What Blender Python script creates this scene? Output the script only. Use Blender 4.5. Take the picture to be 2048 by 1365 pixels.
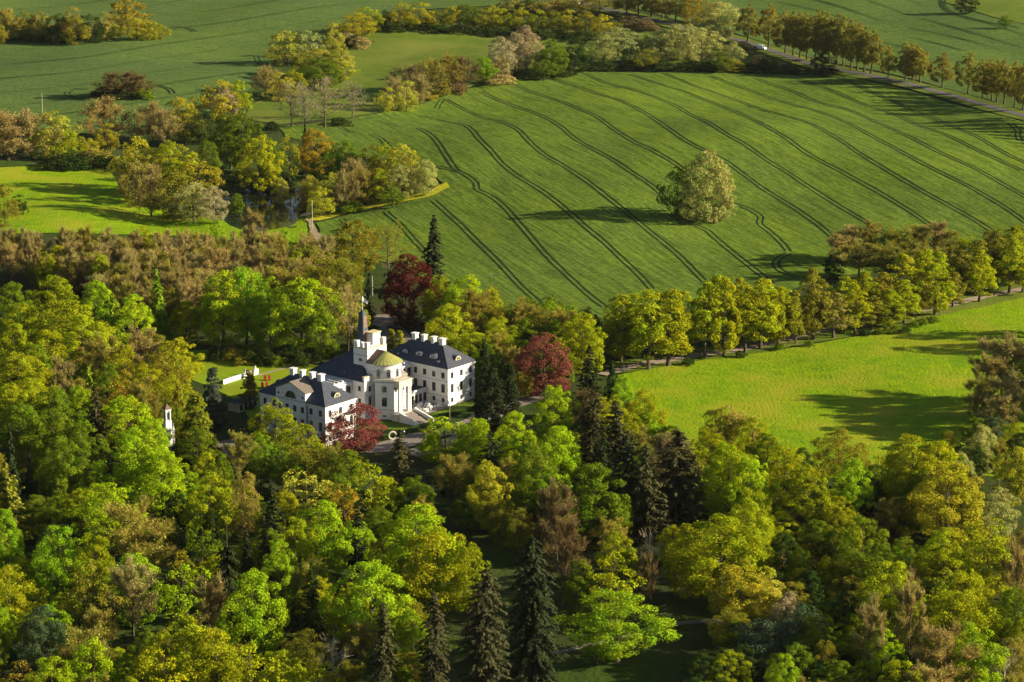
import bpy, math, random
import numpy as np
from mathutils import Vector
from mathutils.geometry import delaunay_2d_cdt
for o in list(bpy.data.objects): bpy.data.objects.remove(o, do_unlink=True)
S = bpy.context.scene
COL = S.collection
R = math.radians
# ------------------------------------------------------------- camera, sky, sun, exposure
HC, FPX, PITCH = 221.0, 5620.0, R(14.3)
cd = bpy.data.cameras.new('camera'); cam = bpy.data.objects.new('camera', cd); COL.objects.link(cam)
cam.location = (0, 0, HC); cam.rotation_euler = (R(90)-PITCH, 0, 0)
cd.sensor_width = 36; cd.lens = 36*FPX/2048; cd.clip_start = 1; cd.clip_end = 30000
S.camera = cam
S.render.engine = 'CYCLES'
S.view_settings.view_transform = 'Standard'; S.view_settings.look = 'None'
S.view_settings.exposure = 1.36; S.view_settings.gamma = 1
S.view_settings.use_curve_mapping = False
SUN_EL, SUN_AZ = R(20), R(-5)            # azimuth measured from +X
w = bpy.data.worlds.new('World'); S.world = w; w.use_nodes = True
nt = w.node_tree; nt.nodes.clear()
sky = nt.nodes.new('ShaderNodeTexSky'); sky.sky_type = 'NISHITA'; sky.sun_disc = False
sky.sun_elevation = SUN_EL; sky.sun_rotation = R(90)-SUN_AZ
sky.air_density = 1.0; sky.dust_density = 1.0
bg = nt.nodes.new('ShaderNodeBackground'); bg.inputs[1].default_value = 0.042
wo = nt.nodes.new('ShaderNodeOutputWorld')
nt.links.new(sky.outputs[0], bg.inputs[0]); nt.links.new(bg.outputs[0], wo.inputs[0])
ld = bpy.data.lights.new('sun', 'SUN'); ld.energy = 5.0; ld.angle = R(0.5); ld.color = (1.0, 0.86, 0.63)
sun = bpy.data.objects.new('sun', ld); COL.objects.link(sun)
sd = Vector((math.cos(SUN_EL)*math.cos(SUN_AZ), math.cos(SUN_EL)*math.sin(SUN_AZ), math.sin(SUN_EL)))
sun.rotation_euler = sd.to_track_quat('Z', 'Y').to_euler()
sun.location = (300, 600, 300)
try:
    S.cycles.max_bounces = 6; S.cycles.diffuse_bounces = 3; S.cycles.glossy_bounces = 2; S.cycles.transmission_bounces = 4
except Exception: pass

# ------------------------------------------------------------- terrain height and photo-pixel rays
def ss(a, b, x):
    t = np.clip((x-a)/(b-a), 0, 1); return t*t*(3-2*t)
def gs(x, y, cx, cy, sx, sy): return np.exp(-((x-cx)/sx)**2-((y-cy)/sy)**2)
CASTLE = (-51.7, 748.9)
POND = (-97.0, 1090.0)
def H(x, y):
    x = np.asarray(x, float); y = np.asarray(y, float)
    h = 10*gs(x, y, 60, 1170, 120, 100) + 7*gs(x, y, 260, 1120, 130, 170) + 6*gs(x, y, -240, 1330, 150, 110)
    h = h - 5*gs(x, y, -100, 1100, 70, 70) + 0.9*np.sin(x/31.+y/53.)*ss(930, 1010, y)
    h = h + 0.7*np.sin(x/17.-y/39.+1.3)*ss(930, 1010, y)
    h = h + 0.018*np.maximum(y-1450, 0)
    h = h + 2.2*gs(x, y, 160, 850, 60, 45) + 0.35*np.sin(x/13.+y/19.)*ss(60, 110, x)
    h = h - 7*(1-ss(560, 745, y))
    m = 1-ss(60, 110, np.hypot((x+25)/1.15, y-790))
    h = h*(1-m)
    p = 1-ss(0.9, 1.7, np.hypot((x-POND[0])/23., (y-POND[1])/58.))
    q = 1-ss(0.55, 0.95, np.hypot((x-POND[0])/23., (y-POND[1])/58.))
    return h*(1-p) + p*(-2.0) - 1.2*q
WATER_Z = -2.35
def ray(px, py):
    a, b = (px-1024)/FPX, -(py-682.5)/FPX
    cy, sy = math.cos(PITCH), math.sin(PITCH)
    return a, cy+b*sy, -sy+b*cy
def at(px, py, up=0.0):
    """world point where the sight line meets the terrain raised by `up`"""
    d = ray(px, py); z = up
    for _ in range(40):
        t = (z-HC)/d[2]; x, y = d[0]*t, d[1]*t
        z = 0.5*z+0.5*(float(H(x, y))+up)
    return x, y, z
def proj(x, y, z):
    cy, sy = math.cos(PITCH), math.sin(PITCH)
    z = z-HC; d = y*cy-z*sy; u = y*sy+z*cy
    return 1024+FPX*x/d, 682.5-FPX*u/d

# ------------------------------------------------------------- object helpers
def tag(o, label=None, cat=None, group=None, kind=None):
    if label: o['label'] = label
    if cat: o['category'] = cat
    if group: o['group'] = group
    if kind: o['kind'] = kind
    return o
def empty(name, loc, rz=0.0, parent=None):
    o = bpy.data.objects.new(name, None); COL.objects.link(o); o.location = loc; o.rotation_euler = (0, 0, rz)
    o.empty_display_size = 0.5
    if parent: o.parent = parent
    return o
class MB:
    def __init__(s): s.v = []; s.f = []
    def add(s, vs, fs):
        n = len(s.v); s.v += [tuple(p) for p in vs]; s.f += [tuple(i+n for i in f) for f in fs]; return s
    def box(s, x0, x1, y0, y1, z0, z1):
        return s.add([(x0,y0,z0),(x1,y0,z0),(x1,y1,z0),(x0,y1,z0),(x0,y0,z1),(x1,y0,z1),(x1,y1,z1),(x0,y1,z1)],
              [(0,3,2,1),(4,5,6,7),(0,1,5,4),(1,2,6,5),(2,3,7,6),(3,0,4,7)])
    def tube(s, pts, radii, n=6, cap=True):
        base = len(s.v); pts = [Vector(p) for p in pts]
        for i, p in enumerate(pts):
            d = (pts[min(i+1, len(pts)-1)]-pts[max(i-1, 0)]).normalized()
            a = d.orthogonal().normalized(); b = d.cross(a)
            for k in range(n):
                t = 2*math.pi*k/n; s.v.append(tuple(p+(a*math.cos(t)+b*math.sin(t))*radii[i]))
        for i in range(len(pts)-1):
            for k in range(n):
                k2 = (k+1) % n; s.f.append((base+i*n+k, base+i*n+k2, base+(i+1)*n+k2, base+(i+1)*n+k))
        if cap:
            s.f.append(tuple(base+k for k in range(n))[::-1]); s.f.append(tuple(base+(len(pts)-1)*n+k for k in range(n)))
        return s
    def lathe(s, cx, cy, prof, n=24, a0=0, a1=2*math.pi):
        base = len(s.v); full = abs(a1-a0-2*math.pi) < 1e-6; m = n if full else n+1
        for r, z in prof:
            for k in range(m):
                t = a0+(a1-a0)*k/n; s.v.append((cx+r*math.cos(t), cy+r*math.sin(t), z))
        for i in range(len(prof)-1):
            for k in range(n):
                k2 = (k+1) % m; s.f.append((base+i*m+k, base+i*m+k2, base+(i+1)*m+k2, base+(i+1)*m+k))
        return s
    def mesh(s, name, mat):
        me = bpy.data.meshes.new(name); me.from_pydata(s.v, [], s.f); me.update()
        if mat: me.materials.append(mat)
        return me
    def obj(s, name, mat, parent=None, loc=(0,0,0), rz=0):
        return link(name, s.mesh(name, mat), parent, loc, rz)
def link(name, me, parent=None, loc=(0,0,0), rz=0, sc=None):
    o = bpy.data.objects.new(name, me); COL.objects.link(o); o.location = loc; o.rotation_euler = (0,0,rz)
    if sc: o.scale = sc
    if parent: o.parent = parent
    return o
def fastmesh(name, V, F, mat, var=None):
    """V (n,3) array, F (m,k) index array"""
    me = bpy.data.meshes.new(name); V = np.asarray(V, np.float32); F = np.asarray(F, np.int32)
    m, k = F.shape
    me.vertices.add(len(V)); me.vertices.foreach_set('co', V.ravel())
    me.loops.add(m*k); me.loops.foreach_set('vertex_index', F.ravel())
    me.polygons.add(m); me.polygons.foreach_set('loop_start', np.arange(0, m*k, k, dtype=np.int32))
    me.polygons.foreach_set('loop_total', np.full(m, k, np.int32))
    if var is not None:
        a = me.attributes.new('var', 'FLOAT', 'FACE'); a.data.foreach_set('value', np.asarray(var, np.float32))
    me.update(calc_edges=True)
    if mat: me.materials.append(mat)
    return me

# ------------------------------------------------------------- materials
def mat(name, col=(.5,.5,.5), rough=.8, metal=0, spec=0.3):
    m = bpy.data.materials.new(name); m.use_nodes = True
    b = m.node_tree.nodes['Principled BSDF']
    b.inputs['Base Color'].default_value = (*col, 1); b.inputs['Roughness'].default_value = rough
    b.inputs['Metallic'].default_value = metal; b.inputs['Specular IOR Level'].default_value = spec
    return m
def noisemat(name, c1, c2, scale=1.0, rough=.85, detail=6, stretch=(1,1,1), rot=0, bump=0, bscale=None, c3=None, s3=.02, spec=.03, warp=0):
    m = mat(name, c1, rough, 0, spec); t = m.node_tree; N = t.nodes; L = t.links; b = N['Principled BSDF']
    tc = N.new('ShaderNodeTexCoord'); mp = N.new('ShaderNodeMapping'); mp.inputs['Scale'].default_value = stretch
    mp.inputs['Rotation'].default_value = (0,0,rot)
    L.new(tc.outputs['Object'], mp.inputs[0])
    n = N.new('ShaderNodeTexNoise'); n.inputs['Scale'].default_value = scale; n.inputs['Detail'].default_value = detail
    n.inputs['Roughness'].default_value = .65
    L.new(mp.outputs[0], n.inputs['Vector'])
    r = N.new('ShaderNodeValToRGB'); r.color_ramp.elements[0].position = .32; r.color_ramp.elements[1].position = .68
    r.color_ramp.elements[0].color = (*c1, 1); r.color_ramp.elements[1].color = (*c2, 1)
    L.new(n.outputs[0], r.inputs[0]); out = r.outputs[0]
    if c3:
        n3 = N.new('ShaderNodeTexNoise'); n3.inputs['Scale'].default_value = s3; n3.inputs['Detail'].default_value = 4
        L.new(tc.outputs['Object'], n3.inputs['Vector'])
        r3 = N.new('ShaderNodeValToRGB'); r3.color_ramp.elements[0].position = .45; r3.color_ramp.elements[1].position = .68
        L.new(n3.outputs[0], r3.inputs[0])
        mx = N.new('ShaderNodeMixRGB'); mx.inputs[2].default_value = (*c3, 1)
        L.new(r3.outputs[0], mx.inputs[0]); L.new(out, mx.inputs[1]); out = mx.outputs[0]
    L.new(out, b.inputs['Base Color'])
    if bump:
        nb = N.new('ShaderNodeTexNoise'); nb.inputs['Scale'].default_value = bscale or scale; nb.inputs['Detail'].default_value = 4
        L.new(mp.outputs[0], nb.inputs['Vector'])
        bp = N.new('ShaderNodeBump'); bp.inputs['Distance'].default_value = bump; bp.inputs['Strength'].default_value = 1
        L.new(nb.outputs[0], bp.inputs['Height']); L.new(bp.outputs[0], b.inputs['Normal'])
    return m
def cropmat(name, c1, c2, c3, rot, period, rowamp=.5):
    """growing cereal: fine drilled rows along the field, broad patches of lighter growth"""
    m = mat(name, c1, .9, 0, .0); t = m.node_tree; N = t.nodes; L = t.links; b = N['Principled BSDF']
    tc = N.new('ShaderNodeTexCoord')
    def noise(sc, st, det=4, ro=rot):
        mp = N.new('ShaderNodeMapping'); mp.inputs['Scale'].default_value = st; mp.inputs['Rotation'].default_value = (0,0,ro)
        # rotate first, then stretch
        v = N.new('ShaderNodeVectorRotate'); v.rotation_type = 'Z_AXIS'; v.inputs['Angle'].default_value = ro
        L.new(tc.outputs['Object'], v.inputs['Vector']); mp.inputs['Rotation'].default_value = (0,0,0)
        L.new(v.outputs[0], mp.inputs[0])
        n = N.new('ShaderNodeTexNoise'); n.inputs['Scale'].default_value = sc; n.inputs['Detail'].default_value = det
        n.inputs['Roughness'].default_value = .7
        L.new(mp.outputs[0], n.inputs['Vector']); return n.outputs[0]
    rows = noise(.9, (1, .035, 1), 5)
    fine = noise(.55, (1, 1, 1), 6)
    patch = noise(.013, (1, .6, 1), 5)
    def ramp(src, a, b_, ca, cb):
        r = N.new('ShaderNodeValToRGB'); r.color_ramp.elements[0].position = a; r.color_ramp.elements[1].position = b_
        r.color_ramp.elements[0].color = (*ca, 1); r.color_ramp.elements[1].color = (*cb, 1); L.new(src, r.inputs[0]); return r.outputs[0]
    base = ramp(patch, .42, .66, c1, c2)
    mx = N.new('ShaderNodeMixRGB'); mx.blend_type = 'MULTIPLY'; mx.inputs[0].default_value = rowamp
    L.new(base, mx.inputs[1]); L.new(ramp(rows, .38, .62, (.55,.6,.55), (1.25,1.2,1.1)), mx.inputs[2])
    m2 = N.new('ShaderNodeMixRGB'); m2.blend_type = 'MULTIPLY'; m2.inputs[0].default_value = .8
    L.new(mx.outputs[0], m2.inputs[1]); L.new(ramp(fine, .32, .68, (.52,.55,.52), (1.45,1.38,1.2)), m2.inputs[2])
    p3 = noise(.045, (1, .25, 1), 6)
    m3 = N.new('ShaderNodeMixRGB'); m3.inputs[2].default_value = (*c3, 1)
    L.new(ramp(p3, .60, .74, (0,0,0), (.75,.75,.75)), m3.inputs[0]); L.new(m2.outputs[0], m3.inputs[1])
    L.new(m3.outputs[0], b.inputs['Base Color'])
    bp = N.new('ShaderNodeBump'); bp.inputs['Distance'].default_value = .28; bp.inputs['Strength'].default_value = .8
    ad = N.new('ShaderNodeMath'); L.new(rows, ad.inputs[0]); L.new(fine, ad.inputs[1])
    L.new(ad.outputs[0], bp.inputs['Height']); L.new(bp.outputs[0], b.inputs['Normal'])
    return m
def leafmat(name, trans=.28, rough=.6, gloss=.04, spread=.75):
    m = bpy.data.materials.new(name); m.use_nodes = True; t = m.node_tree; N = t.nodes; L = t.links; N.clear()
    oi = N.new('ShaderNodeObjectInfo'); at_ = N.new('ShaderNodeAttribute'); at_.attribute_name = 'var'
    # value variation leaf by leaf plus a slow one through the crown
    mr = N.new('ShaderNodeMapRange'); mr.inputs['To Min'].default_value = 1-spread*.6; mr.inputs['To Max'].default_value = 1+spread*.6
    L.new(at_.outputs['Fac'], mr.inputs[0])
    hs = N.new('ShaderNodeHueSaturation')
    hr = N.new('ShaderNodeMapRange'); hr.inputs['To Min'].default_value = .478; hr.inputs['To Max'].default_value = .522
    wn = N.new('ShaderNodeTexNoise'); wn.inputs['Scale'].default_value = .28; wn.inputs['Detail'].default_value = 3
    tc = N.new('ShaderNodeTexCoord'); L.new(tc.outputs['Object'], wn.inputs['Vector'])
    L.new(wn.outputs[0], hr.inputs[0]); hr.inputs['From Min'].default_value = .3; hr.inputs['From Max'].default_value = .7
    L.new(hr.outputs[0], hs.inputs['Hue']); L.new(mr.outputs[0], hs.inputs['Value']); L.new(oi.outputs['Color'], hs.inputs['Color'])
    d = N.new('ShaderNodeBsdfDiffuse'); tr = N.new('ShaderNodeBsdfTranslucent')
    tint = N.new('ShaderNodeMixRGB'); tint.blend_type = 'MULTIPLY'; tint.inputs[0].default_value = 1; tint.inputs[2].default_value = (1.15, 1.2, .55, 1)
    L.new(hs.outputs[0], d.inputs[0]); L.new(hs.outputs[0], tint.inputs[1]); L.new(tint.outputs[0], tr.inputs[0])
    mx = N.new('ShaderNodeMixShader'); mx.inputs[0].default_value = trans
    L.new(d.outputs[0], mx.inputs[1]); L.new(tr.outputs[0], mx.inputs[2])
    o = N.new('ShaderNodeOutputMaterial'); L.new(mx.outputs[0], o.inputs[0])
    return m
M = {}
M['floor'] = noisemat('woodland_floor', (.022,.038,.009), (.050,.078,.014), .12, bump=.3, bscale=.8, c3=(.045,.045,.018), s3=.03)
M['crop'] = cropmat('young_cereal', (.092,.148,.028), (.122,.188,.024), (.180,.245,.012), R(-20), 1, .9)
M['crop_far'] = cropmat('young_cereal_far', (.078,.126,.042), (.096,.150,.038), (.125,.18,.028), R(-64), 1, .45)  # bluer than the near crop: distance haze put into the colour
M['crop_right'] = cropmat('young_cereal_beyond_road', (.076,.126,.038), (.094,.150,.034), (.12,.175,.026), R(70), 1, .45)  # cooler green, with distance haze painted into this field as well
M['pasture'] = noisemat('pasture', (.072,.115,.014), (.115,.160,.016), .16, bump=.3, bscale=.9, c3=(.15,.17,.03), s3=.025, detail=10)
M['glade'] = noisemat('shaded_grass', (.026,.050,.010), (.052,.085,.012), .16, bump=.3, bscale=.9, c3=(.05,.06,.02), s3=.06, detail=10)  # dark green grass colour, with the trees' long shadows painted into it
M['meadow'] = noisemat('meadow', (.100,.198,.004), (.208,.300,.004), .22, bump=.35, bscale=1.1, c3=(.24,.26,.014), s3=.045, detail=12)
M['lawn'] = noisemat('mown_lawn', (.15,.205,.008), (.20,.25,.012), .15, bump=.05, bscale=2, c3=(.17,.26,.012), s3=.04)
M['verge'] = noisemat('flowering_verge', (.22,.25,.015), (.42,.38,.02), .5, bump=.2)
M['reed'] = noisemat('dry_reed', (.22,.17,.10), (.35,.28,.18), .8, bump=.3)
M['track'] = noisemat('wheel_track_shaded_soil', (.012,.026,.008), (.022,.036,.012), .8)  # soil colour darkened to stand in for shade in the wheel grooves
M['track_faint'] = noisemat('wheel_track_thin', (.040,.085,.018), (.055,.10,.02), .5)
M['asphalt'] = noisemat('worn_asphalt', (.10,.093,.088), (.14,.13,.12), .5, rough=.9)
M['gravel'] = noisemat('pale_gravel', (.24,.20,.15), (.33,.27,.20), .8, rough=.95, bump=.03)
M['paving'] = noisemat('forecourt_paving', (.16,.14,.125), (.22,.19,.165), .6, rough=.9)
M['leaf'] = leafmat('foliage')
M['needle'] = leafmat('needles', .12, spread=.9)
M['twig'] = leafmat('twigs', .3, spread=.8)
M['bark'] = noisemat('bark', (.06,.045,.032), (.13,.10,.075), 1.2, bump=.03)
M['palebark'] = noisemat('pale_dead_wood', (.35,.30,.24), (.5,.45,.38), 1.2)
M['redbark'] = noisemat('pine_bark', (.10,.055,.035), (.18,.10,.06), 1.2)
# ============================================================= ground, fields, water, roads
rg = np.random.default_rng(7)
def axis(segs):
    out = []
    for a, b, st in segs: out += list(np.arange(a, b, st))
    out.append(segs[-1][1]); return np.array(out)
gx = axis([(-9000,-1500,750),(-1500,-520,70),(-520,520,8),(520,1500,70),(1500,9000,750)])
gy = axis([(-3000,300,300),(300,520,20),(520,1960,8),(1960,3200,80),(3200,18000,1000)])
X, Y = np.meshgrid(gx, gy); Z = H(X, Y)
nx, ny = len(gx), len(gy)
idx = np.arange(nx*ny).reshape(ny, nx)
F = np.stack([idx[:-1,:-1], idx[:-1,1:], idx[1:,1:], idx[1:,:-1]], -1).reshape(-1, 4)
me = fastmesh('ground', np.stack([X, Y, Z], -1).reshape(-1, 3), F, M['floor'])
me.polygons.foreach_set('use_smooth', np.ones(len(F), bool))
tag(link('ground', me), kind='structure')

def catmull(P, step=4.0):
    P = [np.array(p, float) for p in P]; P = [2*P[0]-P[1]]+P+[2*P[-1]-P[-2]]; out = []
    for i in range(1, len(P)-2):
        p0, p1, p2, p3 = P[i-1:i+3]; n = max(2, int(np.linalg.norm(p2-p1)/step))
        for k in range(n):
            t = k/n
            out.append(.5*((2*p1)+(-p0+p2)*t+(2*p0-5*p1+4*p2-p3)*t*t+(-p0+3*p1-3*p2+p3)*t**3))
    out.append(P[-2]); return np.array(out)
def inpoly(px, py, poly):
    c = np.zeros(px.shape, bool); n = len(poly); j = n-1
    for i in range(n):
        xi, yi = poly[i]; xj, yj = poly[j]
        if yi != yj: c ^= ((yi > py) != (yj > py)) & (px < (xj-xi)*(py-yi)/(yj-yi)+xi)
        j = i
    return c
def sheet(name, pix, material, lift, step=8, jit=.6, kind='structure', flat=None, wpoly=None, parent=None):
    W = [at(*p)[:2] for p in pix] if wpoly is None else wpoly
    B = []
    for i in range(len(W)):
        a, b = np.array(W[i]), np.array(W[(i+1) % len(W)]); n = max(1, int(np.linalg.norm(b-a)/step))
        for k in range(n):
            p = a+(b-a)*k/n
            B.append(p+(rg.normal(0, jit, 2) if k and jit else 0))
    B = np.array(B); lo, hi = B.min(0), B.max(0)
    st = step
    gxx = np.arange(math.ceil(lo[0]/st)*st, hi[0], st); gyy = np.arange(math.ceil(lo[1]/st)*st, hi[1], st)
    GX, GY = np.meshgrid(gxx, gyy); g = np.stack([GX.ravel(), GY.ravel()], -1)
    g = g[inpoly(g[:,0], g[:,1], B)] if len(g) else g
    if len(g):
        keep = np.ones(len(g), bool)
        for k in range(0, len(g), 500):
            d = np.hypot(g[k:k+500,0,None]-B[None,:,0], g[k:k+500,1,None]-B[None,:,1]).min(1); keep[k:k+500] = d > st*.3
        g = g[keep]
    nb = len(B); pts = [Vector(p) for p in B]+[Vector(p) for p in g]
    v, e, f, *_ = delaunay_2d_cdt(pts, [(i, (i+1) % nb) for i in range(nb)], [], 1, 1e-4)
    V = np.array([tuple(p) for p in v]); z = (H(V[:,0], V[:,1]) if flat is None else np.full(len(V), flat))+lift
    me = fastmesh(name, np.c_[V, z], np.array([tuple(t)[:3] for t in f if len(t) == 3]), material)
    me.polygons.foreach_set('use_smooth', np.ones(len(me.polygons), bool))
    o = link(name, me, parent)
    if kind: tag(o, kind=kind)
    return o, B
def ribbon(name, wpts, width, material, lift, kind=None, parent=None, step=3.0, wob=0, offs=0):
    P = catmull(wpts, step); T = np.gradient(P, axis=0); T /= np.linalg.norm(T, axis=1)[:, None]+1e-9
    Nn = np.stack([-T[:,1], T[:,0]], -1); w = np.full(len(P), width)*(1+(rg.normal(0, wob, len(P)) if wob else 0))
    P = P+Nn*offs
    k = 3 if width > 2 else 2; rows = []
    for j in range(k): 
        q = P+Nn*(w[:, None]*(j/(k-1)-.5)); rows.append(np.c_[q, H(q[:,0], q[:,1])+lift])
    V = np.stack(rows, 1).reshape(-1, 3); n = len(P); f = []
    for i in range(n-1):
        for j in range(k-1): f.append((i*k+j+1, i*k+j, (i+1)*k+j, (i+1)*k+j+1))
    o = link(name, fastmesh(name, V, np.array(f), material), parent)
    if kind: tag(o, kind=kind)
    return o
def wp(pix): return [at(*p)[:2] for p in pix]

# --- open land
near_field, NF = sheet('crop_field', [(555,254),(620,250),(700,238),(780,225),(835,212),(882,196),(960,174),(1060,149),(1130,142),(1300,146),
    (1500,150),(1640,150),(1685,148),(1745,166),(1850,192),(1950,220),(2048,246),(2400,350),(2400,640),(2048,560),(1980,540),(1900,520),(1750,545),(1650,560),
    (1500,600),(1300,625),(1200,650),(1050,650),(900,600),(800,530),(700,510),(640,470),(632,448),(700,430),(800,410),(872,388),(892,372),
    (870,352),(800,335),(700,310),(640,290),(570,275)], M['crop'], .30)
sheet('far_crop_field', [(-900,330),(-300,290),(0,262),(150,270),(300,262),(430,240),(500,180),(535,135),(600,80),(680,50),(780,25),(880,18),(1150,6),
    (1200,-40),(1160,-250),(-900,-250)], M['crop_far'], .34, 16)
sheet('crop_field_beyond_road', [(1258,15),(1340,38),(1470,68),(1560,98),(1680,130),(1840,163),(1975,200),(2060,225),(2500,360),(3200,300),(3200,-250),(1230,-250)],
    M['crop_right'], .34, 16)
sheet('hill_pasture', [(1760,-60),(1860,-5),(1925,18),(1985,36),(2060,52),(2600,110),(2600,-60)], M['pasture'], .62, 16)
sheet('pasture', [(490,238),(560,250),(700,236),(830,210),(880,193),(960,171),(1060,146),(1180,140),(1560,146),(1640,147),(1520,106),(1440,82),(1300,66),(1230,70),(900,58),
    (780,52),(700,88),(655,150),(580,178),(500,212)], M['pasture'], .14)
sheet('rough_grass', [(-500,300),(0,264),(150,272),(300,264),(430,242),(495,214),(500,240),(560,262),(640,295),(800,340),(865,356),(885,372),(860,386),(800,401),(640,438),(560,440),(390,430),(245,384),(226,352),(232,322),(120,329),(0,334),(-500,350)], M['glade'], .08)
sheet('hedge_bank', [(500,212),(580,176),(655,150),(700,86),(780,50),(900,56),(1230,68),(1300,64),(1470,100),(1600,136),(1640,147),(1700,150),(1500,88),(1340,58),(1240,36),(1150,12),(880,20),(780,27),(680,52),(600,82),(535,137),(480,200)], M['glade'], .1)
sheet('grass_slope', [(-700,380),(-300,335),(0,336),(120,331),(232,322),(226,352),(245,384),(300,410),(390,432),(545,440),(615,436),(645,478),(560,500),(400,470),(0,470),(-700,480)],
    M['meadow'], .16)
sheet('meadow', [(1236,752),(1300,738),(1400,722),(1500,707),(1600,694),(1700,676),(1780,662),(1850,640),(1950,612),(2050,592),(2400,520),(2500,760),(2200,900),
    (2048,960),(1800,940),(1650,960),(1480,930),(1340,900),(1225,850),(1215,790)], M['meadow'], .16)
sheet('flowering_verge', [(893,366),(900,376),(868,392),(800,407),(700,427),(640,443),(606,444),(640,434),(700,419),(800,397),(860,384),(880,372)], M['verge'], .40, 4, .3)
sheet('dry_grass_strip', [(612,440),(622,440),(640,470),(655,497),(640,497),(622,468)], M['reed'], .44, 3, .3)
sheet('reed_bank', [(590,440),(640,428),(740,405),(742,400),(640,421),(592,432)], M['reed'], .5, 3, .5)
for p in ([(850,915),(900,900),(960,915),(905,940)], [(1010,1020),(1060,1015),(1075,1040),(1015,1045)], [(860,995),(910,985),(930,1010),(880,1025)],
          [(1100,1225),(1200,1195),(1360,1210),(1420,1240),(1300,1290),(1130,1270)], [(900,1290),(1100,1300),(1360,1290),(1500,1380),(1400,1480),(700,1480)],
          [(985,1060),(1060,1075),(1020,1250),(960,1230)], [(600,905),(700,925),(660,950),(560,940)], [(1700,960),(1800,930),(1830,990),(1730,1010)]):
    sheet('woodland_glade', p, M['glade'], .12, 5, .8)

# --- water
wm = mat('pond_water', (.012,.018,.012), .04, 0, .6)
t = wm.node_tree; nz = t.nodes.new('ShaderNodeTexNoise'); nz.inputs['Scale'].default_value = .9; nz.inputs['Detail'].default_value = 3
tc = t.nodes.new('ShaderNodeTexCoord'); bp = t.nodes.new('ShaderNodeBump'); bp.inputs['Distance'].default_value = .02; bp.inputs['Strength'].default_value = .35
t.links.new(tc.outputs['Object'], nz.inputs['Vector']); t.links.new(nz.outputs[0], bp.inputs['Height']); t.links.new(bp.outputs[0], t.nodes['Principled BSDF'].inputs['Normal'])
ang = np.linspace(0, 2*math.pi, 40, endpoint=False)
sheet('pond_water', None, wm, 0, 8, 0, flat=WATER_Z, wpoly=[(POND[0]+21*math.cos(a), POND[1]+54*math.sin(a)) for a in ang])

# --- roads and paths
ROAD = wp([(1120,-4),(1150,5),(1250,29),(1340,50),(1410,66),(1468,80),(1523,97),(1581,117),(1671,141),(1757,157),(1835,175),(1912,196),(1971,213),(2048,234),(2300,312),(2600,420)])
ribbon('road_verge', ROAD, 15, M['pasture'], .52, 'structure', step=6)
road = ribbon('road', ROAD, 5.2, M['asphalt'], .62, 'structure', step=6)
AVE = wp([(1205,752),(1235,742),(1290,729),(1340,722),(1400,712),(1460,704),(1500,697),(1560,684),(1620,668),(1700,650),(1780,634),(1860,620),(1930,604),(1990,590),(2048,580),(2300,528)])
ribbon('avenue_path', AVE, 4.4, M['gravel'], .34, 'structure', wob=.06)
sheet('avenue_verge', [(1236,748),(1330,734),(1480,712),(1600,692),(1700,675),(1800,655),(1900,628),(2060,592),(2300,540),(2300,515),(2048,566),(1900,594),(1780,620),(1620,655),(1480,685),(1330,708),(1220,728)], M['pasture'], .24, 6)
ribbon('woodland_path', wp([(900,1400),(990,1353),(1045,1331),(1103,1310),(1152,1299),(1230,1278),(1348,1250),(1440,1245),(1560,1250)]), 1.9, M['paving'], .22, 'structure', wob=.08)
ribbon('sandy_path', wp([(60,1026),(94,1022),(118,1022),(142,1025),(170,1033)]), 4.5, M['gravel'], .2, 'structure')

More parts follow.
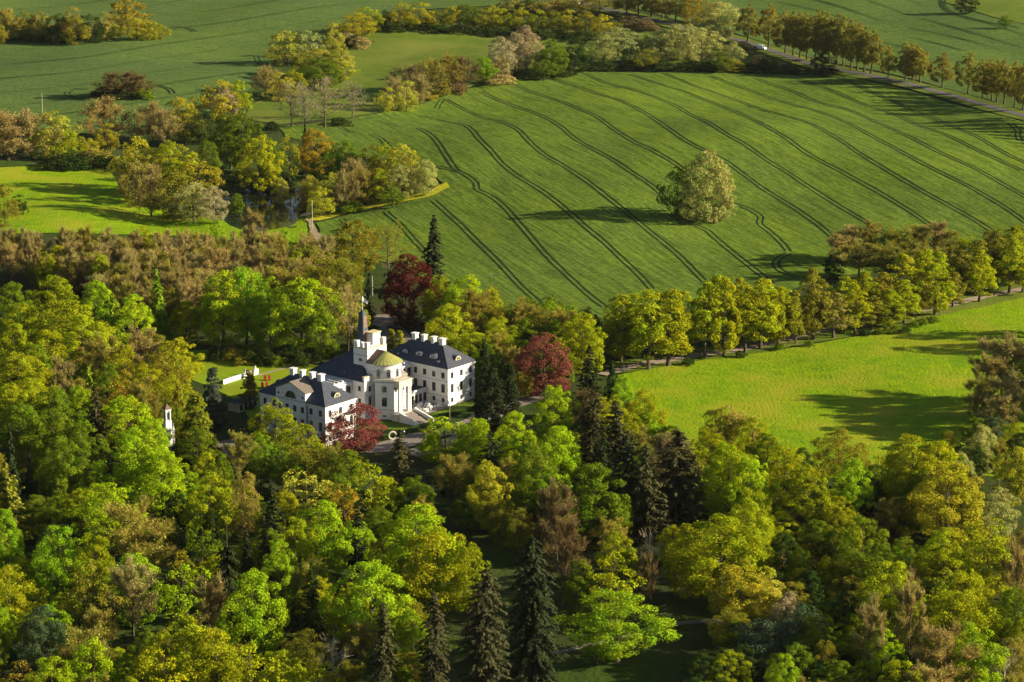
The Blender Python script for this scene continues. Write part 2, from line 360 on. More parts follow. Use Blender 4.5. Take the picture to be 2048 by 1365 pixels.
# --- wheel tracks in the crop: every single wheel line is a part of its field
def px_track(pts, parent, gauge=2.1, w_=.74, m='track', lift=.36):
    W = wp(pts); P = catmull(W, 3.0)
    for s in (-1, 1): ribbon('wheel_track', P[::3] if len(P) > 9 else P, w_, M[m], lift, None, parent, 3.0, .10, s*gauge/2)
T = [[(836,258),(853,266),(870,280),(887,304),(904,330),(918,346),(942,357),(952,368),(950,378),(983,395),(1010,417),(1041,452),(1084,502),(1138,556),(1180,594),(1222,625)],
 [(867,403),(894,427),(921,452),(950,481),(1004,534),(1041,574),(1084,613)],
 [(771,424),(785,438),(802,452),(835,490),(870,522)],
 [(839,232),(860,237),(880,243),(926,251),(945,263),(959,280),(983,304),(1003,328),(1037,355),(1078,380),(1113,405),(1164,449),(1218,495),(1272,546),(1307,584)],
 [(892,200),(925,219),(959,234),(993,243),(1031,258),(1058,284),(1085,308),(1123,331),(1167,359),(1208,390),(1250,424),(1298,464),(1352,508),(1411,567)],
 [(962,185),(996,202),(1044,219),(1085,234),(1119,253),(1147,277),(1181,297),(1232,325),(1266,348),(1300,370),(1324,392),(1345,420)],
 [(1032,169),(1061,185),(1113,202),(1154,217),(1195,236),(1232,263),(1266,284),(1301,300),(1355,332),(1385,355)],
 [(1390,452),(1410,460),(1433,480),(1486,523),(1545,570)],
 [(1099,157),(1147,173),(1198,190),(1250,207),(1297,232),(1347,266),(1386,291),(1437,316),(1468,336),(1523,377),(1581,413),(1632,448),(1665,475)],
 [(1169,147),(1208,166),(1250,177),(1308,195),(1359,218),(1406,242),(1445,265),(1492,292),(1531,320),(1581,351),(1640,390),(1690,421),(1733,446),(1790,482)],
 [(1258,150),(1320,170),(1386,191),(1464,222),(1523,249),(1581,284),(1620,312),(1679,343),(1757,386),(1815,421),(1846,442),(1910,487)],
 [(1328,148),(1375,168),(1464,199),(1542,226),(1620,249),(1679,281),(1718,308),(1776,343),(1835,378),(1905,417),(1959,448),(2060,508)],
 [(1421,154),(1470,172),(1523,191),(1581,210),(1640,226),(1698,249),(1757,281),(1815,312),(1874,343),(1944,378),(2010,417),(2060,452)],
 [(1511,158),(1581,183),(1640,207),(1718,230),(1796,265),(1874,304),(1951,339),(2060,400)],
 [(1593,158),(1659,181),(1718,207),(1796,234),(1874,265),(1951,300),(2060,350)],
 [(1679,156),(1737,183),(1815,218),(1893,249),(1990,296),(2060,332)],
 [(1462,408),(1497,420),(1515,430),(1523,440),(1519,449),(1545,470),(1572,497),(1578,508)],
 [(1578,508),(1556,520),(1552,533),(1567,546),(1605,560)],
 [(2022,250),(2036,262),(2036,274),(2044,288)]]
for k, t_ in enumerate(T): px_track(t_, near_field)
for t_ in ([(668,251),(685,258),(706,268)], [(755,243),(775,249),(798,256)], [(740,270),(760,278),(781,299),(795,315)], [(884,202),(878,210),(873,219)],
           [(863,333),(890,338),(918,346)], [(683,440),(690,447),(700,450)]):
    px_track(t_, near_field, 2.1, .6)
for t_ in ([(620,253),(702,244),(791,232),(860,224),(897,223)], [(640,462),(700,438),(771,420),(867,400),(930,388),(950,380)],
           [(1545,505),(1620,490),(1680,478)], [(1400,450),(1470,456),(1512,450)], [(1300,427),(1330,415),(1350,410)],
           [(1250,178),(1060,158),(965,181)], [(1700,150),(1760,170),(1880,208),(2048,262)], [(1500,152),(1620,154),(1700,152)]):
    px_track(t_, near_field, 1.9, .4, 'track_faint', .35)
FF = bpy.data.objects['far_crop_field']; FR = bpy.data.objects['crop_field_beyond_road']
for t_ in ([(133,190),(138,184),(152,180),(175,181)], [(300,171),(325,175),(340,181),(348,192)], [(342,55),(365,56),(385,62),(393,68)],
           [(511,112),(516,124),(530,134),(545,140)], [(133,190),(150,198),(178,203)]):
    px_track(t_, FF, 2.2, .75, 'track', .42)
for k in range(11):
    y0 = 235-k*27; a = [(-40, y0+8), (160, y0-10), (330, y0-38), (500, y0-62), (760, y0-98)]
    a = [p for p in a if p[1] > -60 and p[1] < 60+.35*(760-p[0])+40]
    if len(a) > 2: px_track(a, FF, 2.2, 1.0, 'track_faint', .42)
for k in range(9):
    a = [(1300+k*105, -40+k*2), (1470+k*105, 5+k*5), (1640+k*105, 52+k*6), (1830+k*105, 100+k*6)]
    px_track(a, FR, 2.2, 1.0, 'track_faint', .42)
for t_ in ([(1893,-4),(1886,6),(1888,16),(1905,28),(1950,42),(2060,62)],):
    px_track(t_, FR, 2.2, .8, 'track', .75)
# ============================================================= the white country house
M['white'] = noisemat('white_render', (.56,.555,.54), (.68,.675,.66), .35, rough=.85, bump=.01, stretch=(1,1,.35), detail=9)
M['band'] = mat('string_course', (.22,.23,.25), .8)
M['slate'] = noisemat('slate_roof', (.042,.050,.070), (.078,.084,.100), 1.6, rough=.6, bump=.03, bscale=3, detail=8)
M['copperbrown'] = noisemat('brown_copper', (.13,.085,.07), (.19,.13,.10), .8, rough=.5)
M['coppergreen'] = noisemat('patinated_copper', (.20,.24,.08), (.36,.32,.10), .7, rough=.5, stretch=(1,1,.3))
M['glass'] = mat('window_glass', (.015,.022,.028), .08, 0, .6)
M['frame'] = mat('window_frame', (.10,.12,.12), .6)
M['wframe'] = mat('white_frame', (.62,.62,.60), .6)
M['stone'] = noisemat('pale_stone', (.36,.33,.28), (.48,.44,.37), 1.0, rough=.9)
M['stonewhite'] = noisemat('weathered_stucco', (.40,.37,.29), (.54,.50,.40), .6, rough=.9)
M['ochre'] = noisemat('lichen_stone', (.42,.38,.20), (.55,.48,.28), 1.0, rough=.9)
M['timber'] = noisemat('brown_louvre', (.20,.12,.08), (.30,.19,.13), 1.5)
M['darkslate'] = noisemat('spire_slate', (.05,.065,.08), (.085,.10,.12), 2)
M['hedge'] = noisemat('clipped_box', (.035,.075,.012), (.06,.11,.018), 2, bump=.15)
M['red'] = mat('red_canvas', (.26,.008,.012), .8)
M['cloth'] = mat('white_cloth', (.68,.68,.67), .9)
M['black'] = mat('black_metal', (.02,.02,.022), .5)
M['carblack'] = mat('black_car_paint', (.015,.018,.022), .15, 0, .6)
M['vanwhite'] = mat('white_van_paint', (.80,.80,.80), .25, 0, .5)
M['rubber'] = mat('tyre_rubber', (.02,.02,.02), .8)
M['chrome'] = mat('bright_metal', (.6,.6,.6), .3, 1)
M['gold'] = mat('gilded_metal', (.8,.5,.12), .35, 1)
M['tile'] = noisemat('brown_tile', (.13,.085,.06), (.18,.12,.085), 2)

UANG = R(51)
house = empty('country_house', (CASTLE[0], CASTLE[1], 0), UANG)
tag(house, 'white country house with dark slate roofs, two end pavilions and a domed rotunda', 'country house')
house_part = {}
WIN = {}
def win_meshes(wd, ht, bars, style='rect'):
    k = (round(wd,2), round(ht,2), bars, style)
    if k in WIN: return WIN[k]
    f = MB(); g = MB(); t = .07
    # local: x right along the wall, y outward is negative, z up, origin at the sill centre
    if style == 'rect':
        f.box(-wd/2, -wd/2+t, .0, .08, 0, ht); f.box(wd/2-t, wd/2, .0, .08, 0, ht)
        f.box(-wd/2+t, wd/2-t, .0, .08, 0, t); f.box(-wd/2+t, wd/2-t, .0, .08, ht-t, ht)
        f.box(-.035, .035, .005, .07, t, ht-t)
        for b in range(1, bars): f.box(-wd/2+t, wd/2-t, .012, .065, ht*b/bars-.025, ht*b/bars+.025)
        g.box(-wd/2+t, wd/2-t, .045, .055, t, ht-t)
    else:   # round-headed
        r = wd/2; z1 = ht-r; n = 10
        arc = [(-r*math.cos(math.pi*i/n), z1+r*math.sin(math.pi*i/n)) for i in range(n+1)]
        out = [(-r, 0)]+arc+[(r, 0)]
        inn = [(-r+t*1.3, t)]+[(x*(1-t*1.3/r), z1+(z-z1)*(1-t*1.3/r)) for x, z in arc]+[(r-t*1.3, t)]
        m = len(out); v = [(x, -.06, z) for x, z in out]+[(x, -.06, z) for x, z in inn]+[(x, .0, z) for x, z in out]
        fs = [(i, i+1, m+i+1, m+i) for i in range(m-1)]+[(m-1, 0, m, 2*m-1)]+[(i+1, i, 2*m+i, 2*m+i+1) for i in range(m-1)]
        f.add(v, fs); f.box(-.04, .04, -.055, -.02, t, ht-t)
        if z1 > .3: f.box(-r+t, r-t, -.052, -.02, z1-.03, z1+.03)
        g.add([(x, -.018, z) for x, z in inn], [tuple(range(m))])
    s = MB().box(-wd/2-.12, wd/2+.12, -.22, -.003, -.12, -.01)
    WIN[k] = (f.mesh('window', M['frame']), g.mesh('pane', M['glass']), s.mesh('sill', M['white']))
    return WIN[k]
def window(parent, x, y, z, rz, wd, ht, bars=3, style='rect', sill=True):
    a, b, c = win_meshes(wd, ht, bars, style)
    o = link('window', a, parent, (x, y, z), rz); link('pane', b, o)
    if sill: link('sill', c, o)
    return o
def wall(mb, parent, p, q, z0, z1, ops, inset=.16):
    """flat wall from p to q (outside on the right-hand side of p->q), with real openings; windows sit in the reveals"""
    p = Vector(p); q = Vector(q); L_ = (q-p).length; d = (q-p)/L_; n = Vector((d.y, -d.x)); rz = math.atan2(d.y, d.x)
    xs = sorted({0, L_}|{round(o[0]-o[2]/2, 3) for o in ops}|{round(o[0]+o[2]/2, 3) for o in ops})
    zs = sorted({z0, z1}|{o[1] for o in ops}|{round(o[1]+o[3], 3) for o in ops})
    def P(x, z, dep=0): c = p+d*x-n*dep; return (c.x, c.y, z)
    for i in range(len(xs)-1):
        for j in range(len(zs)-1):
            cx, cz = (xs[i]+xs[i+1])/2, (zs[j]+zs[j+1])/2
            if any(abs(cx-o[0]) < o[2]/2 and o[1] < cz < o[1]+o[3] for o in ops): continue
            mb.add([P(xs[i],zs[j]),P(xs[i+1],zs[j]),P(xs[i+1],zs[j+1]),P(xs[i],zs[j+1])], [(0,1,2,3)])
    for o in ops:
        x0, x1, a, b = o[0]-o[2]/2, o[0]+o[2]/2, o[1], o[1]+o[3]
        mb.add([P(x0,a),P(x1,a),P(x1,b),P(x0,b),P(x0,a,.3),P(x1,a,.3),P(x1,b,.3),P(x0,b,.3)], [(0,4,5,1),(1,5,6,2),(2,6,7,3),(3,7,4,0)])
        c = p+d*o[0]-n*inset
        window(parent, c.x, c.y, a, rz, o[2], o[3], o[4] if len(o) > 4 else 3)
def rect_courses(mb, x0, x1, y0, y1, z, h=.22, out=.12):
    mb.box(x0-out, x1+out, y0-out, y0+.02, z, z+h); mb.box(x0-out, x1+out, y1-.02, y1+out, z, z+h)
    mb.box(x0-out, x0+.02, y0+.021, y1-.021, z, z+h); mb.box(x1-.02, x1+out, y0+.021, y1-.021, z, z+h)
E_ = 11.3
def pavilion_windows(L_, n, edge=1.9):
    out = []
    for i in range(n):
        x = edge+(L_-2*edge)*i/(n-1)
        out += [(x, .9, 1.15, 1.35, 2), (x, 3.8, 1.35, 2.6, 4), (x, 8.1, 1.3, 1.8, 3)]
    return out
def hiproof(mb, x0, x1, y0, y1, ze, zr, ry0, ry1, ov=.55, rx=None):
    a, b, c, d = x0-ov, x1+ov, y0-ov, y1+ov; xm = (x0+x1)/2 if rx is None else rx
    mb.add([(a,c,ze),(b,c,ze),(b,d,ze),(a,d,ze),(xm,ry0,zr),(xm,ry1,zr)], [(0,1,4),(1,2,5,4),(2,3,5),(3,0,4,5),(3,2,1,0)])
def chimney(roof, x, y, wx, wy, z0, z1):
    c = MB().box(x-wx/2, x+wx/2, y-wy/2, y+wy/2, z0, z1).box(x-wx/2-.2, x+wx/2+.2, y-wy/2-.2, y+wy/2+.2, z1+.002, z1+.22)
    c.obj('chimney', M['white'], roof)
    MB().box(x-wx/2+.15, x+wx/2-.15, y-wy/2+.15, y+wy/2-.15, z1+.223, z1+.30).obj('chimney_top', M['stone'], roof) if False else None
def dormer(roof, x, y, z, rz, r, depth, front='white'):
    """half-round dormer; front faces local -y"""
    m = MB(); n = 10
    arc = [(-r*math.cos(math.pi*i/n), r*math.sin(math.pi*i/n)*.95) for i in range(n+1)]
    m.add([(a, 0, b) for a, b in arc]+[(a, depth, b) for a, b in arc], [(i, i+1, n+2+i, n+1+i) for i in range(n)]+[tuple(range(n+1))[::-1]])
    o = m.obj('dormer', M['slate'], roof, (x, y, z), rz)
    f = MB(); ri = r*.92; arc2 = [(-ri*math.cos(math.pi*i/n), ri*math.sin(math.pi*i/n)*.95) for i in range(n+1)]
    rj = r*.62; arc3 = [(-rj*math.cos(math.pi*i/n), .12+rj*math.sin(math.pi*i/n)*.95) for i in range(n+1)]
    k = n+1
    f.add([(a, -.06, b) for a, b in arc2]+[(a, -.06, b) for a, b in arc3], [(i, i+1, k+i+1, k+i) for i in range(n)]+[(0, k, 2*k-1, k-1)])
    f.box(-.05, .05, -.08, -.03, .12, rj*.95+.1)
    f.obj('dormer_front', M[front], o)
    return o
def pavilion(x0, x1, y0, y1, side, risalit):
    """side=-1: left pavilion, +1: right pavilion"""
    w_ = MB(); L1 = x1-x0; L2 = y1-y0
    wobj = empty('pavilion_tmp', (0,0,0)); bpy.data.objects.remove(wobj)
    holder = MB().box(x0+.4, x1-.4, y0+.4, y1-.4, -.5, .0).obj('wall', M['white'], house)
    wall(w_, holder, (x0,y0), (x1,y0), -.6, E_, pavilion_windows(L1, 3))          # short front
    wall(w_, holder, (x1,y0), (x1,y1), -.6, E_, pavilion_windows(L2, 6))
    wall(w_, holder, (x1,y1), (x0,y1), -.6, E_, pavilion_windows(L1, 4))
    ops = pavilion_windows(L2, 7)
    if risalit: ops = [o for o in ops if not (7.2 < o[0] < 18.2)]
    wall(w_, holder, (x0,y1), (x0,y0), -.6, E_, [o for o in ops])
    w_.add(holder.data.vertices and [tuple(v.co) for v in holder.data.vertices] or [], [tuple(p.vertices) for p in holder.data.polygons])
    holder.data = w_.mesh('wall', M['white'])
    b = MB(); rect_courses(b, x0, x1, y0, y1, 2.75, .16, .09); rect_courses(b, x0, x1, y0, y1, 7.35, .10, .05)
    b.obj('string_course', M['band'], holder)
    c = MB(); rect_courses(c, x0, x1, y0, y1, E_-.55, .5, .32); c.obj('cornice', M['white'], holder)
    # hood mouldings over the tall windows
    r = MB(); hiproof(r, x0, x1, y0, y1, E_, E_+5.5, y0+7.2, y1-7.2)
    roof = r.obj('roof', M['slate'], house)
    xm = (x0+x1)/2; span = (y1-y0)-14.4
    for i, (f, wy) in enumerate(((.0, 1.9), (.31, 1.3), (.66, 1.3), (1.0, 1.9))):
        chimney(roof, xm, y0+7.2+span*f, 1.5, wy*.75, E_+3.6, E_+6.7)
    zf = E_+1.5; dormer(roof, xm, y0+1.2, E_+1.35, 0, 1.35, 3.0, 'ochre')
    dormer(roof, xm, y1-1.2, E_+1.35, math.pi, 1.35, 3.0)
    return holder, roof
A_W = 12.5; TOT = 64.7
wa, ra = pavilion(0, A_W, 0, 25, -1, True)
wb, rb = pavilion(TOT-A_W+.3, TOT, 0, 25, 1, False)
# half-round dormers on the left slope of the right pavilion, small eyebrow vents
for y, r_ in ((6.8, 1.25), (12.2, 1.25), (17.5,1.1)): dormer(rb, TOT-A_W+1.6, y, E_+1.9, -math.pi/2, r_, 2.6)
for y in (4.2, 19.6): dormer(rb, TOT-A_W+.9, y, E_+1.25, -math.pi/2, .42, 1.2)
# gabled centre of the left pavilion's long face
g = MB(); ya, yb, xo = 7.0, 18.2, -.55
wall(g, wa, (xo, yb), (xo, ya), -.6, E_, [(x, z, w_, h_, n_) for x in (1.3, 4.2, 7.1, 10.0) for z, w_, h_, n_ in ((.9,1.15,1.35,2), (3.8,1.35,2.6,4), (8.1,1.3,1.8,3))])
ym = (ya+yb)/2; zs, za = E_+2.6, E_+5.0
g.add([(xo,yb,E_),(xo,ya,E_),(xo,ya,zs),(xo,ym,za),(xo,yb,zs)], [(0,1,2,3,4)])
g.add([(xo,ya,-.6),(0,ya,-.6),(0,ya,E_),(xo,ya,E_)], [(0,1,2,3)]); g.add([(xo,yb,-.6),(0,yb,-.6),(0,yb,E_),(xo,yb,E_)], [(3,2,1,0)])
g.add([(xo,ya,E_),(3.6,ya,E_),(3.6,ya,zs),(xo,ya,zs)], [(0,1,2,3)]); g.add([(xo,yb,E_),(3.6,yb,E_),(3.6,yb,zs),(xo,yb,zs)], [(3,2,1,0)])
gab = g.obj('gable', M['white'], house)
k = MB(); k.box(xo-.10, xo+.02, ya-.1, yb+.1, E_-.02, E_+.16); k.obj('string_course', M['band'], gab)
k = MB()
for ys, ye in ((ya-.35, ym), (yb+.35, ym)):
    k.add([(xo-.35, ys, zs-.05), (xo-.35, ye, za+.1), (5.3, ye, za+.1), (5.3, ys, zs-.05)], [(0,1,2,3) if ys > ym else (3,2,1,0)])
    k.add([(xo-.35, ys, zs+.17), (xo-.35, ye, za+.32), (5.3, ye, za+.32), (5.3, ys, zs+.17)], [(3,2,1,0) if ys > ym else (0,1,2,3)])
    k.add([(xo-.35, ys, zs-.05), (xo-.35, ye, za+.1), (xo-.35, ye, za+.32), (xo-.35, ys, zs+.17)], [(0,1,2,3)])
    k.add([(xo-.35, ys, zs-.05), (5.3, ys, zs-.05), (5.3, ys, zs+.17), (xo-.35, ys, zs+.17)], [(0,1,2,3)])
k.obj('gable_roof', noisemat('gable_slate', (.12,.105,.09), (.18,.155,.13), 2, rough=.6), gab)
window(gab, xo-.02, ym, E_+.55, -math.pi/2, 4.2, 2.1, style='arch', sill=False)
for i in range(7):
    t_ = math.pi*(.12+.76*i/6); yy = ym-3.1*math.cos(t_); zz = E_+.5+3.1*math.sin(t_)*1.02
    MB().tube([(xo-.04, yy, zz), (xo+.1, yy, zz)], [.14,.14], 8).obj('round_vent', M['glass'], gab)
for yy in (ya+1.0, yb-1.0): MB().tube([(xo-.04, yy, E_+1.3), (xo+.1, yy, E_+1.3)], [.36,.36], 12).obj('round_window', M['glass'], gab)
MB().tube([(1.8, ya-.04, E_+1.3), (1.8, ya+.1, E_+1.3)], [.3,.3], 12).obj('round_window', M['glass'], gab)
for x_, y_ in ((-.62, ya-.25), (-.05, 0.35)): pass
MB().tube([(-.12, ya-.35, -.4), (-.12, ya-.35, E_-.1)], [.09,.09], 6).obj('downpipe', M['frame'], wa)

# central block
CX = 34.5; cx0, cx1, cy0, cy1 = 26.3, 42.7, 9.0, 30.0
m = MB(); hold = MB().box(cx0+.5, cx1-.5, cy0+.5, cy1-.5, -.5, 0).obj('wall', M['white'], house)
sw = [(x, z, w_, h_, n_) for x in (2.0, 5.2, 9, 13, 17) for z, w_, h_, n_ in ((.9,.9,1.0,2), (3.9,1.05,2.2,4), (8.3,1.05,1.5,3))]
wall(m, hold, (cx0,cy1), (cx0,cy0), -.6, E_, [(21-o[0],)+o[1:] for o in sw])
wall(m, hold, (cx1,cy0), (cx1,cy1), -.6, E_, sw)
wall(m, hold, (cx1,cy1), (cx0,cy1), -.6, E_, [(x, z, 1.0, h_, 3) for x in (2,5,8.2,11.4,14.4) for z, h_ in ((3.9,2.2),(8.3,1.5))])
pw = [(x, z, w_, h_, n_) for x in (2.3,) for z, w_, h_, n_ in ((3.8,1.25,2.6,4), (8.0,1.2,1.7,3))]
wall(m, hold, (cx0,cy0), (cx0+4.5,cy0), -.6, E_+1.2, pw)
wall(m, hold, (cx1-4.5,cy0), (cx1,cy0), -.6, E_+1.2, pw)
for a, b in ((cx0, cx0+4.5), (cx1-4.5, cx1)):
    m.add([(a,cy0,E_),(a,cy0,E_+1.2),(a,cy0+.7,E_+1.2),(a,cy0+.7,E_),(b,cy0,E_),(b,cy0,E_+1.2),(b,cy0+.7,E_+1.2),(b,cy0+.7,E_)], [(0,1,2,3),(7,6,5,4),(3,2,6,7)])
m.add([tuple(v.co) for v in hold.data.vertices], [tuple(p.vertices) for p in hold.data.polygons])
hold.data = m.mesh('wall', M['white'])
MB().box(cx0-.12, cx0+4.5, cy0-.12, cy0+.82, E_+1.203, E_+1.42).box(cx1-4.5, cx1+.12, cy0-.12, cy0+.82, E_+1.203, E_+1.42).obj('parapet_coping', M['ochre'], hold)
b = MB(); rect_courses(b, cx0, cx1, cy0, cy1, 2.75, .16, .09)
b.box(cx0+1.4, cx0+3.2, cy0-.2, cy0-.003, 6.6, 6.78); b.box(cx1-3.2, cx1-1.4, cy0-.2, cy0-.003, 6.6, 6.78); b.obj('string_course', M['band'], hold)
MB().tube([(cx0+4.5, cy0-.12, 0), (cx0+4.5, cy0-.12, E_+.6)], [.12,.12], 6).obj('downpipe', M['frame'], hold)
r = MB(); hiproof(r, cx0, cx1, cy0+.72, cy1, E_, E_+6.4, cy0+8, cy1-9.5, .5)
croof = r.obj('roof', M['slate'], house)
for x_, y_, z_ in ((cx0+2, 13.0, 12.9), (cx0+1.4, 18, 12.6)): dormer(croof, x_, y_, z_, -math.pi/2, .3, .9)
# tower block with chimney-like merlons
tx0, tx1, ty0, ty1, tz = CX-4.1, CX+4.1, 11.4, 16.8, 19.6
m = MB().box(tx0, tx1, ty0, ty1, 12, tz); tow = m.obj('tower', M['white'], house)
MB().box(tx0-.1, tx1+.1, ty0-.1, ty1+.1, tz+.003, tz+.22).obj('coping', M['ochre'], tow)
b = MB(); rect_courses(b, tx0, tx1, ty0, ty1, 17.6, .16, .07); b.obj('string_course', M['band'], tow)
window(tow, tx0-.02, (ty0+ty1)/2, 15.9, -math.pi/2, 1.3, .85, style='arch', sill=False)
for (x, y, a, b_, h_) in ((tx0+.65, ty0+.6, 1.15, 1.05, 2.3), (tx0+.65, ty1-.7, 1.2, 1.3, 2.4), (tx0+.55, (ty0+ty1)/2-.1, .95, .85, 2.1), (tx1-.6, ty0+.6, 1.0, 1.0, 2.6), (tx1-.6, ty1-.6, 1.1, 1.1, 2.5), (tx0+2.6, ty1-.6, 1.0, 1.0, 2.5), (tx0+2.2, ty0+.5, .5, .5, 1.0)):
    MB().box(x-a/2, x+a/2, y-b_/2, y+b_/2, tz+.22, tz+h_*.82).box(x-a/2-.08, x+a/2+.08, y-b_/2-.08, y+b_/2+.08, tz+h_*.82+.002, tz+h_*.82+.14).obj('merlon', M['white'], tow)
tb = MB().box(CX-.6, CX+2.6, 12.4, 14.9, tz+.22, tz+3.9).obj('stair_turret', M['white'], tow)
MB().box(CX-.85, CX+2.85, 12.15, 15.15, tz+3.903, tz+4.2).obj('turret_cap', M['ochre'], tb)
MB().box(CX+1.0, CX+1.3, 12.36, 12.45, tz+1.7, tz+2.9).obj('slit_window', M['glass'], tb)
# slate spire with brown louvres on its right-hand face, flagpole and flag
sx, sy = CX-.9, 16.0; z0, z1 = tz+.2, tz+9.7; a, b_ = 1.30, .80
sp = MB().add([(sx-a,sy-a,z0),(sx+a,sy-a,z0),(sx+a,sy+a,z0),(sx-a,sy+a,z0),(sx-b_,sy-b_,z1),(sx+b_,sy-b_,z1),(sx+b_,sy+b_,z1),(sx-b_,sy+b_,z1),(sx,sy,z1+.9)],
    [(0,1,5,4),(1,2,6,5),(2,3,7,6),(3,0,4,7),(4,5,8),(5,6,8),(6,7,8),(7,4,8)]).obj('spire', M['darkslate'], house)
for k_ in range(21):
    zz = z0+.5+k_*.40; hw = a+(b_-a)*(zz-z0)/(z1-z0)
    if 4.2 < zz-z0 < 5.0: continue
    MB().box(sx-hw+.22, sx+hw-.22, sy-hw-.10, sy-hw+.12, zz, zz+.24).obj('louvre', M['timber'], sp)
MB().tube([(sx,sy,z1+.7), (sx,sy,z1+5.0)], [.09,.06], 6).obj('flagpole', M['wframe'], sp)
fl = MB(); n = 6
for i in range(n+1):
    t_ = i/n; fl.v += [(sx+.08+t_*1.2, sy+.25*math.sin(t_*5)-.9*t_, z1+4.9-t_*1.7), (sx+.08+t_*1.1, sy+.25*math.sin(t_*5+.5)-.6*t_, z1+3.4-t_*1.0)]
fl.f = [(2*i,2*i+2,2*i+3,2*i+1) for i in range(n)]
fl.obj('flag', M['cloth'], sp)

# rotunda
ry = 8.4; rr = 4.75; ZD = E_+4.7
low = MB(); holdr = MB().box(CX-3, CX+3, 5.5, 8.9, -.5, 0).obj('rotunda', M['white'], house)
P = [(CX-3.7, 9.0), (CX-5.3, 7.6), (CX-2.7, 2.9), (CX+2.7, 2.9), (CX+5.3, 7.6), (CX+3.7, 9.0)]
for i in range(5):
    p_, q_ = P[i], P[i+1]; L_ = math.dist(p_, q_)
    ops = [(L_/2, .7, 1.0, .5, 1), (L_/2, 3.8, 1.5, 2.7, 4), (L_/2, 8.0, 1.4, 1.8, 3)] if i in (1, 3) else ([(L_/2-1.6, 8.0, 1.0, 1.5, 3), (L_/2, 3.0, 1.3, 3.0, 4), (L_/2, 8.0, 1.0, 1.5, 3), (L_/2+1.6, 8.0, 1.0, 1.5, 3)] if i == 2 else [])
    wall(low, holdr, p_, q_, -.6, E_, ops)
low.add([(x, y, E_) for x, y in P], [tuple(range(6))])
holdr.data = low.mesh('rotunda', M['white'])
def polyband(mb, pts, z, h, out):
    c = Vector((CX, 7.5)); q = [Vector(p_)+(Vector(p_)-c).normalized()*out for p_ in pts]; n = len(q)
    mb.add([(p_.x, p_.y, z) for p_ in q]+[(p_.x, p_.y, z+h) for p_ in q], [(i, i+1, n+i+1, n+i) for i in range(n-1)]+[tuple(range(n))[::-1], tuple(range(n, 2*n))])
b = MB(); polyband(b, P, E_+.003, .35, .5); b.obj('cornice', M['white'], holdr)
b = MB(); polyband(b, P, 2.75, .16, .08); polyband(b, P, E_-.45, .2, .1); b.obj('string_course', M['band'], holdr)
b = MB(); polyband(b, P, E_+.36, .12, .62); b.obj('balcony_floor', M['stone'], holdr)
q = [Vector(p_)+(Vector(p_)-Vector((CX,7.5))).normalized()*.55 for p_ in P]
bal = MB()
for i in range(1, 4):
    L_ = (q[i+1]-q[i]).length; n = int(L_/.3)
    for k_ in range(n+1):
        c = q[i].lerp(q[i+1], k_/n); bal.box(c.x-.03, c.x+.03, c.y-.03, c.y+.03, E_+.48, E_+1.35)
    bal.tube([(q[i].x,q[i].y,E_+1.38), (q[i+1].x,q[i+1].y,E_+1.38)], [.05,.05], 4)
tag(bal.obj('railing', M['stone'], holdr))
# upper drum, straight sides running back to the tower, half cone and ridge roof
dr = MB(); a0, a1 = math.pi, 2*math.pi
dr.lathe(CX, ry, [(rr, E_), (rr, ZD)], 28, a0, a1)
for s in (-1, 1):
    x = CX+s*rr; f_ = [(x,ry,E_-1),(x,ty0,E_-1),(x,ty0,ZD),(x,ry,ZD)]; dr.add(f_, [(0,1,2,3) if s > 0 else (3,2,1,0)])
drum = dr.obj('drum', M['white'], house)
b = MB(); b.lathe(CX, ry, [(rr+.02, ZD-2.05), (rr+.1, ZD-2.05), (rr+.1, ZD-1.93), (rr+.02, ZD-1.93)], 28, a0, a1)
b.lathe(CX, ry, [(rr+.02, ZD-.3), (rr+.35, ZD-.15), (rr+.35, ZD-.02), (rr+.0, ZD-.02)], 28, a0, a1); b.obj('string_course', M['band'], drum)
for deg in (198, 234, 270, 306, 342):
    t_ = R(deg); window(drum, CX+(rr+.02)*math.cos(t_), ry+(rr+.02)*math.sin(t_), E_+.75, t_+math.pi/2, 1.15, 2.6, style='arch', sill=False)
dome = MB(); n = 28; ap = (CX, ry, ZD+3.1)
for k_ in range(n):
    t0, t1 = a0+(a1-a0)*k_/n, a0+(a1-a0)*(k_+1)/n; ro = rr+.45
    dome.add([(CX+ro*math.cos(t0), ry+ro*math.sin(t0), ZD), (CX+ro*math.cos(t1), ry+ro*math.sin(t1), ZD), ap], [(0,1,2)])
do = dome.obj('dome', M['coppergreen'], house)
for k_ in range(0, n+1, 2):
    t0 = a0+(a1-a0)*k_/n; ro = rr+.45
    MB().tube([(CX+ro*math.cos(t0), ry+ro*math.sin(t0), ZD+.03), (ap[0], ap[1], ap[2]+.03)], [.05,.03], 4, False).obj('seam', M['coppergreen'], do)
m = MB()
for s in (-1, 1):
    v = [(CX, ry, ZD+3.1), (CX, ty0, ZD+3.1), (CX+s*(rr+.45), ty0, ZD), (CX+s*(rr+.45), ry, ZD)]
    m.add(v, [(0,1,2,3) if s < 0 else (3,2,1,0)])
br = m.obj('ridge_roof', M['copperbrown'], house)
for s in (-1, 1):
    for k_ in range(6):
        y_ = ry+(ty0-ry)*k_/5; MB().tube([(CX, y_, ZD+3.12), (CX+s*(rr+.45), y_, ZD+.02)], [.035,.035], 4, False).obj('seam', M['copperbrown'], br)
